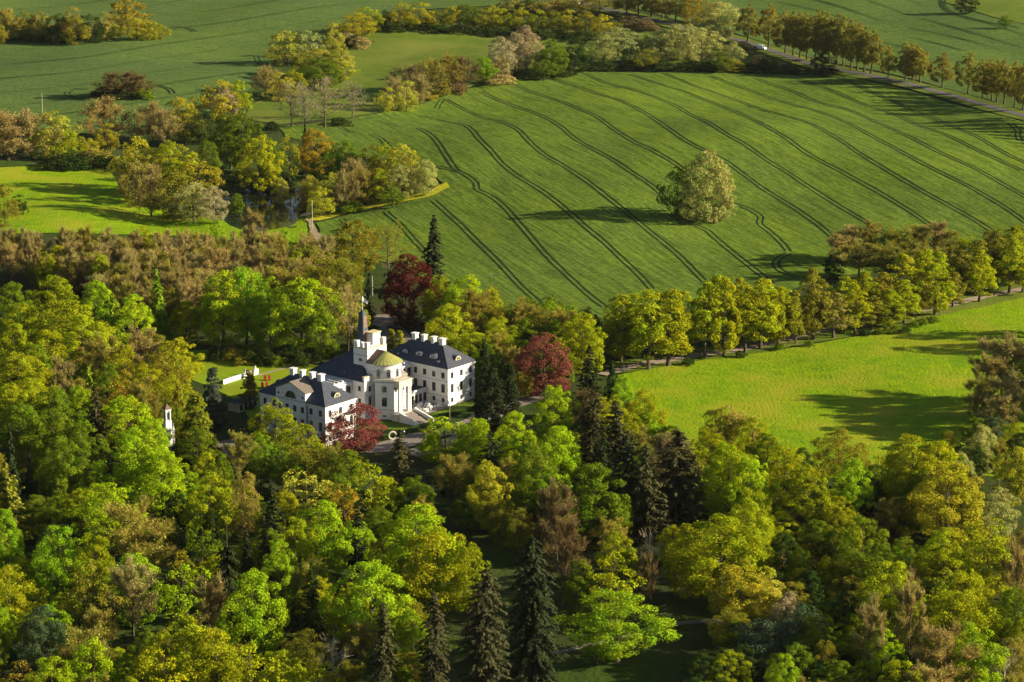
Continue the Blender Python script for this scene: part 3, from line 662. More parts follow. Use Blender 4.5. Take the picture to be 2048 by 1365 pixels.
# portico: four columns, entablature, steps
PO = MB(); py0 = .9
PO.box(CX-2.8, CX+2.8, py0-.35, 2.9, 9.7, E_+.2); PO.box(CX-3.0, CX+3.0, py0-.6, 2.9, E_+.203, E_+.42)
por = PO.obj('portico', M['stonewhite'], house)
for x in (-2.4, -1.5, 1.5, 2.4):
    c = MB().lathe(CX+x, py0+.15, [(.55, 2.2), (.55, 2.45), (.42, 2.5), (.36, 9.1), (.46, 9.2), (.5, 9.4), (.5, 9.7)], 14)
    c.obj('column', M['white'], por)
st = MB()
for i in range(13): st.box(CX-2.9, CX+2.9, -.4-.5*(i+1)+.35, -.4-.5*i+.35, -.4, 2.2-.17*(i+1))
stairs = st.obj('front_steps', M['paving'], house)
MB().box(CX-3.8, CX+3.8, .0, 2.89, -.4, 2.2).obj('landing', M['stone'], stairs)
for s in (-1, 1):
    x = CX+s*3.3
    m = MB().add([(x-.3,.0,-.5),(x+.3,.0,-.5),(x+.3,-7.0,-.5),(x-.3,-7.0,-.5),(x-.3,.0,2.9),(x+.3,.0,2.9),(x+.3,-7.0,.9),(x-.3,-7.0,.9)], [(0,1,2,3)[::-1],(4,5,6,7)[::-1],(0,1,5,4)[::-1],(1,2,6,5)[::-1],(2,3,7,6)[::-1],(3,0,4,7)[::-1]])
    m.obj('stair_wall', M['white'], stairs)
MB().box(CX-.6, CX+.6, 2.75, 2.95, 2.2, 5.4).obj('door', M['frame'], holdr)

# glazed links between the centre and the pavilions
for x0, x1 in ((A_W, cx0), (cx1, TOT-A_W)):
    m = MB(); L_ = x1-x0; ly = 13.6
    h_ = MB().box(x0+.1, x1-.1, ly+.5, 24, -.5, 0).obj('link_wing', M['white'], house)
    wall(m, h_, (x0,ly), (x1,ly), -.6, 10.4, [(L_*(i+.5)/4, z, 1.9 if z > 7 else 1.2, hh, nn) for i in range(4) for z, hh, nn in ((.9,1.2,2), (3.9,2.3,4), (7.2,2.6,4))], .2)
    wall(m, h_, (x1,24.5), (x0,24.5), -.6, 10.4, [])
    h_.data = m.mesh('link_wing', M['white'])
    rf = MB().box(x0+.02, x1-.02, ly-.3, 24.8, 10.403, 10.75).obj('flat_roof', M['wframe'], h_)
    for i in range(5):
        sk = MB(); xx = x0+2.3+i*1.75
        sk.add([(xx,ly+1.2,10.95),(xx+1.35,ly+1.2,10.95),(xx+1.35,ly+5,11.35),(xx,ly+5,11.35),(xx,ly+1.2,10.753),(xx+1.35,ly+1.2,10.753),(xx+1.35,ly+5,10.753),(xx,ly+5,10.753)], [(0,1,2,3),(4,5,1,0),(5,6,2,1),(6,7,3,2),(7,4,0,3)])
        sk.obj('skylight', M['glass'], rf)
    fr = MB()
    for i in range(6): fr.box(x0+1.9+i*1.75, x0+2.28+i*1.75, ly+1.0, ly+5.2, 10.753, 11.42)
    fr.box(x0+1.9, x0+1.9+9.13, ly+.8, ly+.998, 10.753, 11.1); fr.obj('skylight_frame', M['wframe'], rf)
# conservatory in the right-hand court
m = MB(); x0, x1 = cx1, TOT-A_W
hc_ = MB().box(x0+.2, x1-.2, 8.7, 13.4, -.4, .3).obj('garden_room', M['white'], house)
wall(m, hc_, (x0+.02,8.0), (x1-.02,8.0), -.3, 4.3, [(1.2+i*1.9, .45, 1.5, 2.7, 2) for i in range(6)], .15)
wall(m, hc_, (x0+.02,13.58), (x0+.02,8.0), -.3, 4.3, [])
hc_.data = m.mesh('garden_room', M['white'])
MB().box(x0+.02, x1-.02, 7.75, 13.58, 4.303, 4.5).obj('flat_roof', M['slate'], hc_)
MB().box(x0+.02, x1-.02, 7.6, 7.748, 4.2, 4.75).obj('fascia', M['wframe'], hc_)

# ------------------------------------------------------------- around the house
def hl(x, y, z=0):      # house-local -> world
    c, s = math.cos(UANG), math.sin(UANG); return (CASTLE[0]+c*x-s*y, CASTLE[1]+s*x+c*y, z)
def hp(pts): return [hl(*p)[:2] for p in pts]
sheet('lawn', [(300,705),(420,700),(560,710),(690,728),(720,745),(640,790),(500,840),(470,800),(430,780),(350,745)], M['lawn'], .10, 6, .3)
sheet('terrace', None, M['paving'], .14, 6, 0, wpoly=hp([(40,-1),(54,-1),(54,13),(40,13)]))
sheet('forecourt', None, M['paving'], .12, 6, .1, wpoly=hp([(4,-9),(22,-10),(33,-13.5),(44,-13),(56,-10),(74,-10),(84,-9),(84,-14),(74,-17),(56,-17),(40,-20),(20,-19),(8,-18),(2,-14)]))
sheet('forecourt_left', None, M['paving'], .12, 6, .1, wpoly=hp([(-2,-6),(-3,4),(-5,16),(-9,24),(-18,27),(-24,22),(-25,12),(-20,2),(-12,-5),(-6,-8)]))
sheet('front_lawn', None, M['pasture'], .18, 4, 0, wpoly=hp([(20,6),(28,6),(30,-1),(30,-8),(22,-8.5),(14,-7),(14,3)]))
sheet('front_lawn', None, M['pasture'], .18, 4, 0, wpoly=hp([(54.2,-1.2),(70,-1.2),(84,-3),(84,-6.5),(60,-8),(46,-6.5),(40,-4.5),(40,-2)]))
sheet('lower_terrace', None, M['gravel'], .10, 5, .1, wpoly=hp([(8,-20),(44,-22),(58,-20),(56,-26),(36,-30),(8,-27)]))
def hedge(pts, w_, h_, label):
    P_ = [Vector(hl(*p)[:2]) for p in pts]; m = MB()
    for a, b in zip(P_[:-1], P_[1:]):
        L_ = (b-a).length; n = max(2, int(L_/.5)); d = (b-a)/L_; nn = Vector((-d.y, d.x))
        for i in range(n):
            for _ in range(3):
                c = a+d*(L_*(i+random.random())/n)+nn*random.uniform(-.15,.15)*w_; s = random.uniform(.35,.5)*w_
                m.box(c.x-s, c.x+s, c.y-s, c.y+s, 0, h_*random.uniform(.85,1.05))
    o = m.obj('hedge', M['hedge']); tag(o, label, 'hedge'); return o
random.seed(3)
hedge([(14,-7.3),(22,-8.9),(30,-8.4)], .8, 1.0, 'low clipped green hedge along the front lawn left of the house steps')
hedge([(20,6.5),(14,3.5),(14,-6)], .8, 1.0, 'low clipped green hedge between the left pavilion and the front lawn')
hedge([(40,-4.6),(46,-7),(58,-8.4)], .9, 1.0, 'low clipped green hedge right of the house steps')
def lowwall(name, pts, w_, h_, m_, label, cat='wall'):
    mb = MB()
    P_ = [Vector(p) for p in pts]
    for a, b in zip(P_[:-1], P_[1:]):
        d = (b-a).normalized(); nn = Vector((-d.y, d.x))*w_/2; z = float(H(a.x, a.y))
        c = [a+nn, a-nn, b-nn, b+nn]
        mb.add([(p.x,p.y,-.4) for p in c]+[(p.x,p.y,h_) for p in c], [(0,1,2,3)[::-1],(4,5,6,7),(0,1,5,4),(1,2,6,5),(2,3,7,6),(3,0,4,7)])
    o = mb.obj(name, m_); tag(o, label, cat); return o
lowwall('terrace_wall', hp([(30,-20),(44,-21.5),(58,-19.6)]), .5, 1.1, M['stone'], 'pale stone retaining wall below the forecourt drive')
lowwall('terrace_wall', hp([(33,-26),(50,-26.5)]), .4, .8, M['gravel'], 'lower sandy stone wall below the forecourt retaining wall')
for i, (x, y) in enumerate(((44,-22.6),(50,-21.9))):
    m = MB().box(-.45,.45,-.45,.45,-.4,2.0).box(-.6,.6,-.6,.6,2.003,2.25); o = m.obj('gate_pier', M['white'], None, hl(x, y), UANG)
    MB().lathe(0, 0, [(0.001,2.25),(.3,2.4),(.38,2.7),(.2,3.0),(.001,3.1)], 10).obj('urn', M['white'], o)
    tag(o, ['white gate pier with urn in the forecourt wall, the left one of the pair', 'white gate pier with urn in the forecourt wall, the right one of the pair'][i], 'gate pier')
# ring-shaped sculpture on the left lawn edge
ri = MB(); n, k_ = 24, 8
for i in range(n):
    t_ = 2*math.pi*i/n
    for j in range(k_):
        u_ = 2*math.pi*j/k_; ri.v.append(((1.05+.26*math.cos(u_))*math.cos(t_),   .26*math.sin(u_), 1.4+(1.05+.26*math.cos(u_))*math.sin(t_)))
ri.f = [(i*k_+j, i*k_+(j+1) % k_, ((i+1) % n)*k_+(j+1) % k_, ((i+1) % n)*k_+j) for i in range(n) for j in range(k_)]
o = ri.obj('ring_sculpture', M['stone'], None, hl(16,-10.5), R(20)); MB().box(-.7,.7,-.5,.5,-.1,.16).obj('plinth', M['stone'], o)
tag(o, 'pale stone ring standing on the forecourt in front of the front lawn', 'sculpture')
# garden tables with white cloths and chairs on the terrace
def table(x, y, r_, lab):
    o = empty('garden_table', hl(x, y, .15), UANG)
    MB().lathe(0, 0, [(0.001,.76),(r_,.76),(r_*1.05,.45),(r_*1.12,.12)], 12).obj('tablecloth', M['cloth'], o)
    MB().tube([(0,0,0),(0,0,.74)], [.06,.06], 6).obj('leg', M['black'], o); tag(o, lab, 'table', 'white clothed tables on the terrace'); return o
def chair(x, y, rz, lab):
    o = empty('garden_chair', hl(x, y, .15), UANG+rz)
    MB().box(-.24,.24,-.24,.24,.42,.47).obj('seat', M['wframe'], o); MB().box(-.24,.24,.22,.27,.47,.95).obj('backrest', M['wframe'], o)
    for a in (-.21,.21):
        for b in (-.21,.21): MB().box(a-.02,a+.02,b-.02,b+.02,0,.42).obj('leg', M['wframe'], o)
    tag(o, lab, 'chair', 'white chairs on the terrace')
for i, (x, y) in enumerate(((44,1.2),(44.6,4.6),(47.4,2.6),(49.6,5.2),(50.6,1.6),(47.2,6.2))):
    table(x, y, .85, 'round terrace table under a white cloth, '+['nearest the house steps','left and nearest the garden room','in the middle of the terrace','rear right by the glazed garden room','at the right front edge of the terrace','at the rear by the garden room doors'][i])
    for k_ in range(4): chair(x+1.25*math.cos(k_*1.57+.5), y+1.25*math.sin(k_*1.57+.5), k_*1.57+.5-math.pi/2,
        'white garden chair on the '+['rear right','rear left','front left','front right'][k_]+' side of the table '+['nearest the steps','left by the garden room','in the middle','rear right','front right','rear middle'][i])
# small planted cypress pots and lamp posts
def lamp(x, y, lab, h_=4.2, world=False):
    p = (x, y, float(H(x, y))) if world else hl(x, y)
    o = empty('street_lamp', p); MB().tube([(0,0,0),(0,0,h_)], [.07,.05], 6).obj('post', M['stone'], o)
    MB().lathe(0, 0, [(.001,h_),(.2,h_+.05),(.26,h_+.4),(.05,h_+.6),(.001,h_+.62)], 8).obj('lantern', M['wframe'], o); tag(o, lab, 'street lamp')
lamp(41.5, -10, 'lamp post beside the forecourt just right of the house steps')
lamp(58, -9.3, 'lamp post at the lawn edge in front of the right pavilion')
lamp(-21, 14, 'lamp post on the paved court left of the house')
lamp(13, -17.5, 'lamp post on the forecourt below the left pavilion')

# garden wall with curved ends, lawn path, red loungers
gw = [at(446,770)[:2], at(480,759)[:2], at(516,747)[:2]]
o = lowwall('garden_wall', gw, .5, 1.5, M['white'], 'long white garden wall with scrolled ends crossing the lawn left of the house')
for (px, py) in ((491,758),(511,751)):
    x, y, z = at(px, py); m = MB(); n = 8
    m.v = [(-.9,-.25,0),(.9,-.25,0)]+[(.9-.6*math.sin(i/n*1.57)-.4, -.25, 1.5+1.7*math.sin(i/n*1.57)) for i in range(n+1)]
    kk = len(m.v); m.v += [(a, .25, c) for a, _, c in m.v]; m.v = m.v
    m.f = [tuple(range(kk))[::-1], tuple(range(kk, 2*kk))]+[(i, (i+1) % kk, kk+(i+1) % kk, kk+i) for i in range(kk)]
    m.obj('scroll_end', M['white'], o, (x, y, 0), R(40))
ribbon('lawn_path', [at(516,752)[:2], at(560,740)[:2], at(600,732)[:2], at(660,722)[:2]], 1.3, M['gravel'], .16, 'structure')
for i, (px, py) in enumerate(((530,762),(539,762),(525,776),(534,776))):
    x, y, z = at(px, py); o = empty('sun_lounger', (x, y, .1), R(15))
    MB().box(-.36,.36,-.7,.2,.32,.42).obj('seat', M['red'], o)
    MB().add([(-.38,.2,.36),(.38,.2,.36),(.38,.45,1.55),(-.38,.45,1.55),(-.38,.28,.33),(.38,.28,.33),(.38,.53,1.52),(-.38,.53,1.52)], [(0,1,2,3),(4,5,6,7)[::-1],(0,3,7,4),(1,5,6,2),(3,2,6,7)]).obj('backrest', M['red'], o)
    for a in (-.33,.33):
        for b in (-.6,.1): MB().box(a-.03,a+.03,b-.03,b+.03,0,.31).obj('leg', M['black'], o)
    tag(o, ['red lounger in the rear row on the lawn, left one','red lounger in the rear row on the lawn, right one','red lounger in the front row on the lawn, left one','red lounger in the front row on the lawn, right one'][i], 'lounger', 'red loungers on the lawn')
# glass shed at the left of the house
x, y, z = at(486, 818); sh = empty('garden_shed', (x, y, 0), UANG)
MB().box(-4,4,-2,2,0,2.6).obj('wall', M['stone'], sh); MB().box(-4.3,4.3,-2.3,2.3,2.603,2.8).obj('roof', M['darkslate'], sh)
for i in range(4): MB().box(-3.4+i*1.9,-2.1+i*1.9,-2.06,-1.98,.4,2.2).obj('window', M['glass'], sh)
tag(sh, 'low flat-roofed garden shed in the shade left of the house', 'shed')

# chapel among the trees
cx_, cy_, _ = at(333, 905); ch = empty('chapel', (cx_, cy_, float(H(cx_, cy_))), R(35)); ch.scale = (.74,.74,.8)
m = MB(); m.box(-3,3,0,9,0,6).add([(-3,0,6),(3,0,6),(0,0,10.2),(-3,9,6),(3,9,6),(0,9,10.2)], [(0,1,2),(4,3,5)]); nave = m.obj('nave', M['white'], ch)
MB().add([(-3.3,-.2,5.8),(0,-.2,10.5),(0,9.2,10.5),(-3.3,9.2,5.8),(3.3,-.2,5.8),(3.3,9.2,5.8)], [(0,1,2,3),(1,4,5,2)]).obj('roof', M['darkslate'], nave)
for s in (-1,1):
    MB().add([(s*3.1-.3,-.6,0),(s*3.1+.3,-.6,0),(s*3.1+.3,0,0),(s*3.1-.3,0,0),(s*3.1-.3,-.6,8),(s*3.1+.3,-.6,8),(s*3.1+.3,0,8),(s*3.1-.3,0,8),(s*3.1,-.3,10.2)], [(0,1,5,4),(1,2,6,5),(2,3,7,6),(3,0,4,7),(4,5,8),(5,6,8),(6,7,8),(7,4,8)]).obj('pinnacle', M['white'], nave)
window(nave, 0, -.02, 2, 0, 1.6, 4.2, style='arch', sill=False)
tw = MB().box(-1.25,1.25,-2.6,-.1,0,11.5).obj('bell_tower', M['white'], ch)
bl = MB()
for a in (-.85,.85):
    for b in (-2.2,-.5): bl.box(a-.2,a+.2,b-.2,b+.2,11.5,15.2)
bl.box(-1.2,1.2,-2.55,-.15,15.203,15.9); bl.box(-.65,.65,-2.0,-.7,11.5,15.2); bl.obj('belfry', M['white'], tw)
MB().box(-1.3,1.3,-2.65,-.05,11.503,11.75).obj('cornice', M['white'], tw)
for rz in (0, math.pi/2, math.pi, -math.pi/2): window(tw, .67*math.sin(rz), -1.35-.67*math.cos(rz), 12.1, rz, .8, 2.6, style='arch', sill=False)
MB().add([(-1.5,-2.85,15.9),(1.5,-2.85,15.9),(1.5,.15,15.9),(-1.5,.15,15.9),(0,-1.35,17.6)], [(0,1,4),(1,2,4),(2,3,4),(3,0,4)]).obj('tower_roof', M['tile'], tw)
MB().tube([(0,-1.35,17.4),(0,-1.35,18.3),(0,-1.35,18.7),(0,-1.35,19.8)], [.1,.07,.22,.03], 8).obj('finial', M['darkslate'], tw)
MB().box(-.06,.06,.0,.12,10.4,12.0).box(-.45,.45,.0,.12,11.2,11.35).obj('cross', M['gold'], nave)
tag(ch, 'small white chapel with an open belfry and brown cap roof hidden among trees', 'chapel')

# ------------------------------------------------------------- vehicles, posts
def vehicle(name, loc, rz, L_, W_, H_, bonnet, m_, lab, cat, van=False):
    o = empty(name, loc, rz); hw = W_/2; hb = .55*H_ if not van else .52*H_
    prof = [(-L_/2,.35),(L_/2,.35),(L_/2,hb*.85),(L_/2-bonnet*.15,hb),(L_/2-bonnet,hb*1.06)]
    if van: roofp = [(L_/2-bonnet-.55,H_*.97),(L_/2-bonnet-1.0,H_),(-L_/2+.1,H_),(-L_/2,H_*.93),(-L_/2,hb)]
    else: roofp = [(L_/2-bonnet-.85,H_*.98),(-L_/2+.75,H_),(-L_/2+.15,H_*.72),(-L_/2,hb)]
    pr = prof+roofp; n = len(pr); m = MB()
    ins = [0,0,.02,.06,.08]+[.2]*(len(roofp)-1)+[.04]
    m.add([(x,-hw+i,z) for (x,z),i in zip(pr,ins)]+[(x,hw-i,z) for (x,z),i in zip(pr,ins)], [tuple(range(n)),tuple(range(n,2*n))[::-1]]+[(i,n+i,n+(i+1)%n,(i+1)%n) for i in range(n)])
    m.obj('body', m_, o)
    x0, x1 = pr[4][0], roofp[0][0]; z0, z1 = pr[4][1], roofp[0][1]
    MB().add([(x0-.03,-hw+.2,z0+.06),(x0-.03,hw-.2,z0+.06),(x1+.06,hw-.3,z1-.05),(x1+.06,-hw+.3,z1-.05)], [(0,1,2,3)]).obj('windscreen', M['glass'], o)
    for s in (-1,1):
        a = x1-.1; b = -L_/2+(.9 if not van else L_*.62)
        MB().add([(a,s*(hw-.17),H_*.9),(b,s*(hw-.17),H_*.9),(b-.1,s*(hw-.06),hb*1.1),(a+.5,s*(hw-.06),hb*1.1)], [(0,1,2,3)]).obj('side_window', M['glass'], o)
        MB().box(L_/2-.08,L_/2+.01,s*(hw-.38)-.15,s*(hw-.38)+.15,hb*.62,hb*.8).obj('headlight', M['chrome'], o)
        for xx in (-L_/2+.85, L_/2-.85):
            wv = MB().tube([(xx,s*(hw-.2),.33),(xx,s*(hw+.02),.33)], [.33,.33], 14).obj('wheel', M['rubber'], o)
            MB().tube([(xx,s*(hw+.02),.33),(xx,s*(hw+.03),.33)], [.19,.19], 10).obj('rim', M['chrome'], wv)
    MB().add([(-L_/2-.01,-hw+.3,hb*1.1),(-L_/2-.01,hw-.3,hb*1.1),(-L_/2+(.03 if van else .2),hw-.35,H_*.88),(-L_/2+(.03 if van else .2),-hw+.35,H_*.88)], [(0,1,2,3)[::-1]]).obj('rear_window', M['glass'], o)
    tag(o, lab, cat); return o
x, y, z = at(1523, 99, .62); vehicle('van', (x, y, z), math.atan2(-66, 150)+math.pi*0-R(20), 5.4, 2.0, 2.3, 1.1, M['vanwhite'], 'white van driving on the country road past the roadside trees', 'van', True)
x, y, z = at(1153, 8, .62); vehicle('parked_car', (x, y, z), R(-40), 4.4, 1.8, 1.5, 1.2, M['vanwhite'], 'small white car far off where the road leaves the top of the view', 'car')
ribbon('parking_court', [at(800,690)[:2], at(788,668)[:2], at(770,648)[:2], at(762,630)[:2]], 9, M['paving'], .1, 'structure')
x, y, z = at(790, 662); vehicle('parked_car', (x, y, .12), R(-22), 4.6, 1.85, 1.6, 1.25, M['carblack'], 'black car parked under the dark copper beech behind the house', 'car')
def pole(px, py, h_, lab, lean=0, tee=False, m_='stone'):
    x, y, z = at(px, py); o = empty('utility_pole', (x, y, z)); MB().tube([(0,0,0),(lean,0,h_)], [.16,.11], 6).obj('post', M[m_], o)
    if tee: MB().box(-.8,.8,-.08,.08,h_-.5,h_-.35).obj('crossarm', M[m_], o)
    tag(o, lab, 'utility pole')
pole(625, 458, 11, 'tall pale utility pole standing in the dry grass at the field corner')
pole(85, 226, 9, 'thin pale utility pole at the edge of the far crop field on the left')
pole(334, 292, 9, 'grey utility pole with a crossarm rising from the trees near the pond', tee=True)
pole(745, 592, 7, 'pale wooden pole beside the small dark spruce behind the house')
x, y, z = at(988, 602); o = empty('lattice_mast', (x, y, z)); h_ = 9; m = MB()
for a, b in ((-1,-1),(1,-1),(1,1),(-1,1)): m.tube([(a*.5,b*.5,0),(a*.15,b*.15,h_)], [.06,.05], 4)
m.obj('frame', M['chrome'], o); m = MB()
for i in range(8):
    t0, t1 = i/8, (i+1)/8; r0, r1 = .5-.35*t0, .5-.35*t1
    for (a, b), (c, d) in (((-1,-1),(1,-1)),((1,-1),(1,1)),((1,1),(-1,1)),((-1,1),(-1,-1))): m.tube([(a*r0,b*r0,h_*t0),(c*r1,d*r1,h_*t1)], [.035,.035], 4)
m.obj('lattice', M['chrome'], o); MB().box(-1.6,1.6,-.07,.07,h_-.3,h_-.15).obj('crossarm', M['chrome'], o)
tag(o, 'small grey lattice mast with a crossarm at the lower edge of the crop field', 'mast')
for i, (px, py) in enumerate([(1555,112),(1735,150),(1733,154),(1820,172),(1907,192),(1780,160)]):
    x, y, z = at(px, py); o = MB().box(-.09,.09,-.06,.06,0,1.1).obj('road_marker', M['wframe'], None, (x, y, z+.5)); tag(o, 'small white marker post beside the country road, '+['just right of the white van','second right of the van','third right of the van','fifth right of the van','furthest right','fourth right of the van'][i], 'marker post', 'road marker posts')
# ============================================================= trees: prototypes
def leaf_quads(C, Nrm, size, rng, elong=1.0, up=None):
    """rhombic leaf cards at C with normals Nrm; up: preferred long-axis direction"""
    n = len(C); Nrm = Nrm/(np.linalg.norm(Nrm, axis=1)[:, None]+1e-9)
    if up is None: a = rng.normal(size=(n, 3))
    else: a = up+rng.normal(0, .25, (n, 3))
    a -= (a*Nrm).sum(1)[:, None]*Nrm; a /= np.linalg.norm(a, axis=1)[:, None]+1e-9; b = np.cross(Nrm, a)
    s = (size*rng.uniform(.7, 1.3, n))[:, None]*.5
    V = np.stack([C-a*s*elong, C+b*s*.62, C+a*s*elong, C-b*s*.62], 1).reshape(-1, 3)
    return V, np.arange(4*n).reshape(n, 4)
def unit(v): return v/(np.linalg.norm(v, axis=-1)[..., None]+1e-9)
def limbs(mb, rng, h, h0, r0, n, reach, prof, topz=.9):
    """tapered trunk with forking limbs"""
    lean = rng.normal(0, .02*h, 2); pts = []; rad = []
    for i in range(7):
        t = i/6; pts.append((lean[0]*t*t+rng.normal(0, .06), lean[1]*t*t+rng.normal(0, .06), topz*h*t-.3*(i == 0))); rad.append(r0*(1-.88*t)*(1.35 if i == 0 else 1))
    mb.tube(pts, rad, 7, False); tips = []
    for k in range(n):
        t = h0+(topz-.12-h0)*(k+rng.uniform(0, .8))/n; z = t*h; a = k*2.4+rng.normal(0, .3); j = min(5, int(t/topz*6)); f = t/topz*6-j
        base = np.array(pts[j])*(1-f)+np.array(pts[j+1])*f
        zt = min(.95*h, z+h*rng.uniform(.10, .25)); R_ = reach*prof(zt/h)*rng.uniform(.7, .92)
        tip = np.array([R_*math.cos(a), R_*math.sin(a), zt]); mid = (base+tip)/2+np.array([0, 0, -.03*h])+rng.normal(0, .25, 3)
        rr_ = r0*(1-.85*t)*.55; mb.tube([base, mid, tip], [rr_, rr_*.6, rr_*.2], 5, False); tips.append((base, mid, tip, rr_))
    return tips
def broad(seed, h=20, w_=13, nc=140, nl=185, leaf=.37, prof=None, bot=.14, rc=(.85, 1.6), holes=0., droop=0., jit=.55, lobes=.18, nlimb=9, tr=.38, inner=.12, updir=.25):
    rng = np.random.default_rng(seed); ph = rng.uniform(0, 6.28, 6)
    prof = prof or (lambda t: np.power(np.clip(np.sin(np.pi*np.clip((t-bot)/(1.02-bot), 0, 1)**.85), 0, 1), .55))
    lob = lambda a, t: 1+lobes*(np.sin(2*a+ph[0]+3*t)+.7*np.sin(3*a+ph[1]-5*t)+.6*np.sin(5*a+ph[2]+7*t))/1.5
    V = []; Nn = []; var = []
    m = 0; cen = []
    while m < nc:
        t = rng.uniform(bot, 1.0); r_ = prof(t)
        if rng.uniform() > r_: continue
        a = rng.uniform(0, 6.283); q = rng.uniform(0, 1)**.35 if rng.uniform() > inner else rng.uniform(.1, .6)
        R_ = w_/2*r_*lob(a, t)*(.30+.70*q)-rc[0]*.5
        c = np.array([R_*math.cos(a), R_*math.sin(a), t*h-.4*rc[0]])
        cen.append(c); m += 1
        if rng.uniform() < holes: continue
        s = rng.uniform(*rc)*(.8+.2*r_); k = int(nl*(s/1.45)**2)
        d = rng.normal(size=(k, 3)); out = unit(np.array([c[0]*1.2, c[1]*1.2, (t-.45)*h*.7+updir*h*.3])[None]); d = unit(unit(d)+out*.75)
        d2 = d*np.array([1, 1, .78]); rad = s*rng.uniform(.72, 1.12, k)**1.0
        p = c+d2*rad[:, None]*(1+.12*np.sin(9*d[:, :1]+ph[3]+m)); p[:, 2] -= droop*rad*rng.uniform(0, 1, k)
        V.append(p); Nn.append(unit(d+out*.5)+rng.normal(0, jit, (k, 3))); var.append(np.clip(rng.normal(.5+rng.normal(0, .10), .2, k)+.10*(d[:, 2]), 0, 1))
    V = np.concatenate(V); Nn = np.concatenate(Nn); var = np.concatenate(var)
    q, f = leaf_quads(V, Nn, leaf, rng, 1.0)
    crown = fastmesh('crown', q, f, M['leaf'], var)
    mb = MB(); limbs(mb, rng, h, max(bot+.05, .16), tr, nlimb, w_/2, lambda t: float(prof(min(t, .97))))
    return crown, mb.mesh('trunk', M['bark'])
def twiggy(seed, h=19, w_=11, bot=.2, ntw=5200, wid=.065, buds=900, upright=.55, tr=.3, nl=13, mat_='bark', prof=None):
    """leafless or just budding crown: limbs, branches and thousands of fine upright twigs"""
    rng = np.random.default_rng(seed); mb = MB()
    prof = prof or (lambda t: max(.05, math.sin(math.pi*min(1, max(0, (t-bot)/(1.04-bot)))**.8))**.6)
    tips = limbs(mb, rng, h, bot, tr, nl, w_/2, prof, .92); br = []
    for base, mid, tip, r_ in tips:
        for k in range(11):
            f = rng.uniform(.2, 1); p = mid*(1-f)+tip*f if f > .4 else base*(1-f)+mid*f
            d = unit((tip-base)*.5/np.linalg.norm(tip-base)+rng.normal(0, .45, 3)+np.array([0, 0, upright])); L_ = w_*rng.uniform(.16, .30)
            q = p+d*L_; mb.tube([p, q], [r_*.32, r_*.08], 3, False); br.append((p, q))
    for k in range(26):
        z = h*rng.uniform(.5, .92); p = np.array([0, 0, z]); d = unit(rng.normal(0, .6, 3)+np.array([0, 0, .9])); q = p+d*h*.14; mb.tube([p, q], [.06, .02], 3, False); br.append((p, q))
    P = np.array([b[0] for b in br]); Q = np.array([b[1] for b in br])
    i = rng.integers(0, len(br), ntw); f = rng.uniform(.1, 1, ntw)[:, None]; A = P[i]*(1-f)+Q[i]*f
    D = unit(unit(Q[i]-P[i])*.6+rng.normal(0, .6, (ntw, 3))+np.array([0, 0, upright])); L_ = rng.uniform(.5, 1.7, ntw)[:, None]
    side = unit(np.cross(D, rng.normal(size=(ntw, 3))))*wid*rng.uniform(.6, 1.2, ntw)[:, None]*.5
    B = A+D*L_; V = np.stack([A-side, A+side, B+side*.5, B-side*.5], 1).reshape(-1, 3); F = np.arange(4*ntw).reshape(-1, 4); var = np.clip(rng.normal(.5, .22, ntw), 0, 1)
    if buds:
        j = rng.integers(0, ntw, buds); c = B[j]+rng.normal(0, .25, (buds, 3)); q, f = leaf_quads(c, rng.normal(size=(buds, 3))+np.array([0, 0, .4]), .42, rng)
        F = np.concatenate([F, f+len(V)]); V = np.concatenate([V, q]); var = np.concatenate([var, np.clip(rng.normal(.75, .15, buds), 0, 1)])
    return fastmesh('crown', V, F, M['twig'], var), mb.mesh('trunk', M[mat_])
def spruce(seed, h=26, w_=8.5, layers=42, per=11, droop=.55, pw=.85, leaf=.75, bot=.05, ragged=.2, dead=0):
    rng = np.random.default_rng(seed); C = []; Nn = []; Up = []; var = []; mb = MB()
    mb.tube([(0,0,-.3),(0,0,h*.5),(rng.normal(0,.1),0,h)], [.38,.22,.03], 7, False)
    for i in range(layers):
        t = bot+(1-bot)*(i+.5)/layers; z0 = t*h+rng.normal(0, .12); R_ = (w_/2*((1-t)**pw)+.25)*rng.uniform(.76, 1.12); n = max(4, int(per*(.35+.65*(R_/(w_/2)))))
        if dead and t > 1-dead: continue
        for k in range(n):
            a = rng.uniform(0, 6.283); L_ = R_*rng.uniform(1-ragged*1.6, 1+ragged*.7); m = max(3, int(L_/.30)); s = np.linspace(.12, 1, m)
            zb = z0-droop*L_*s**1.4+.35*L_*np.clip(s-.7, 0, 1)+rng.normal(0, .08, m); dx, dy = math.cos(a), math.sin(a); w2 = .5*(1-s*.55)
            for side in (-1, 1, 0):
                off = rng.normal(0, .1, m)+side*w2*.55
                C.append(np.stack([dx*L_*s-dy*off, dy*L_*s+dx*off, zb-.12*abs(side)-rng.uniform(0, .25, m)], 1))
                nn = np.tile(np.array([dx*.55, dy*.55, .8]), (m, 1))+rng.normal(0, .38, (m, 3)); Nn.append(nn)
                Up.append(np.tile(np.array([dx-dy*side*.5, dy+dx*side*.5, -droop*.8]), (m, 1))); var.append(np.clip(rng.normal(.35+.3*s, .16), 0, 1))
        if i % 2 == 0:
            a = rng.uniform(0, 6.283); mb.tube([(0,0,z0),(math.cos(a)*R_*.8, math.sin(a)*R_*.8, z0-droop*R_*.6)], [.06,.02], 3, False)
    C = np.concatenate(C); q, f = leaf_quads(C, np.concatenate(Nn), leaf, rng, 1.25, np.concatenate(Up))
    return fastmesh('crown', q, f, M['needle'], np.concatenate(var)), mb.mesh('trunk', M['bark'])
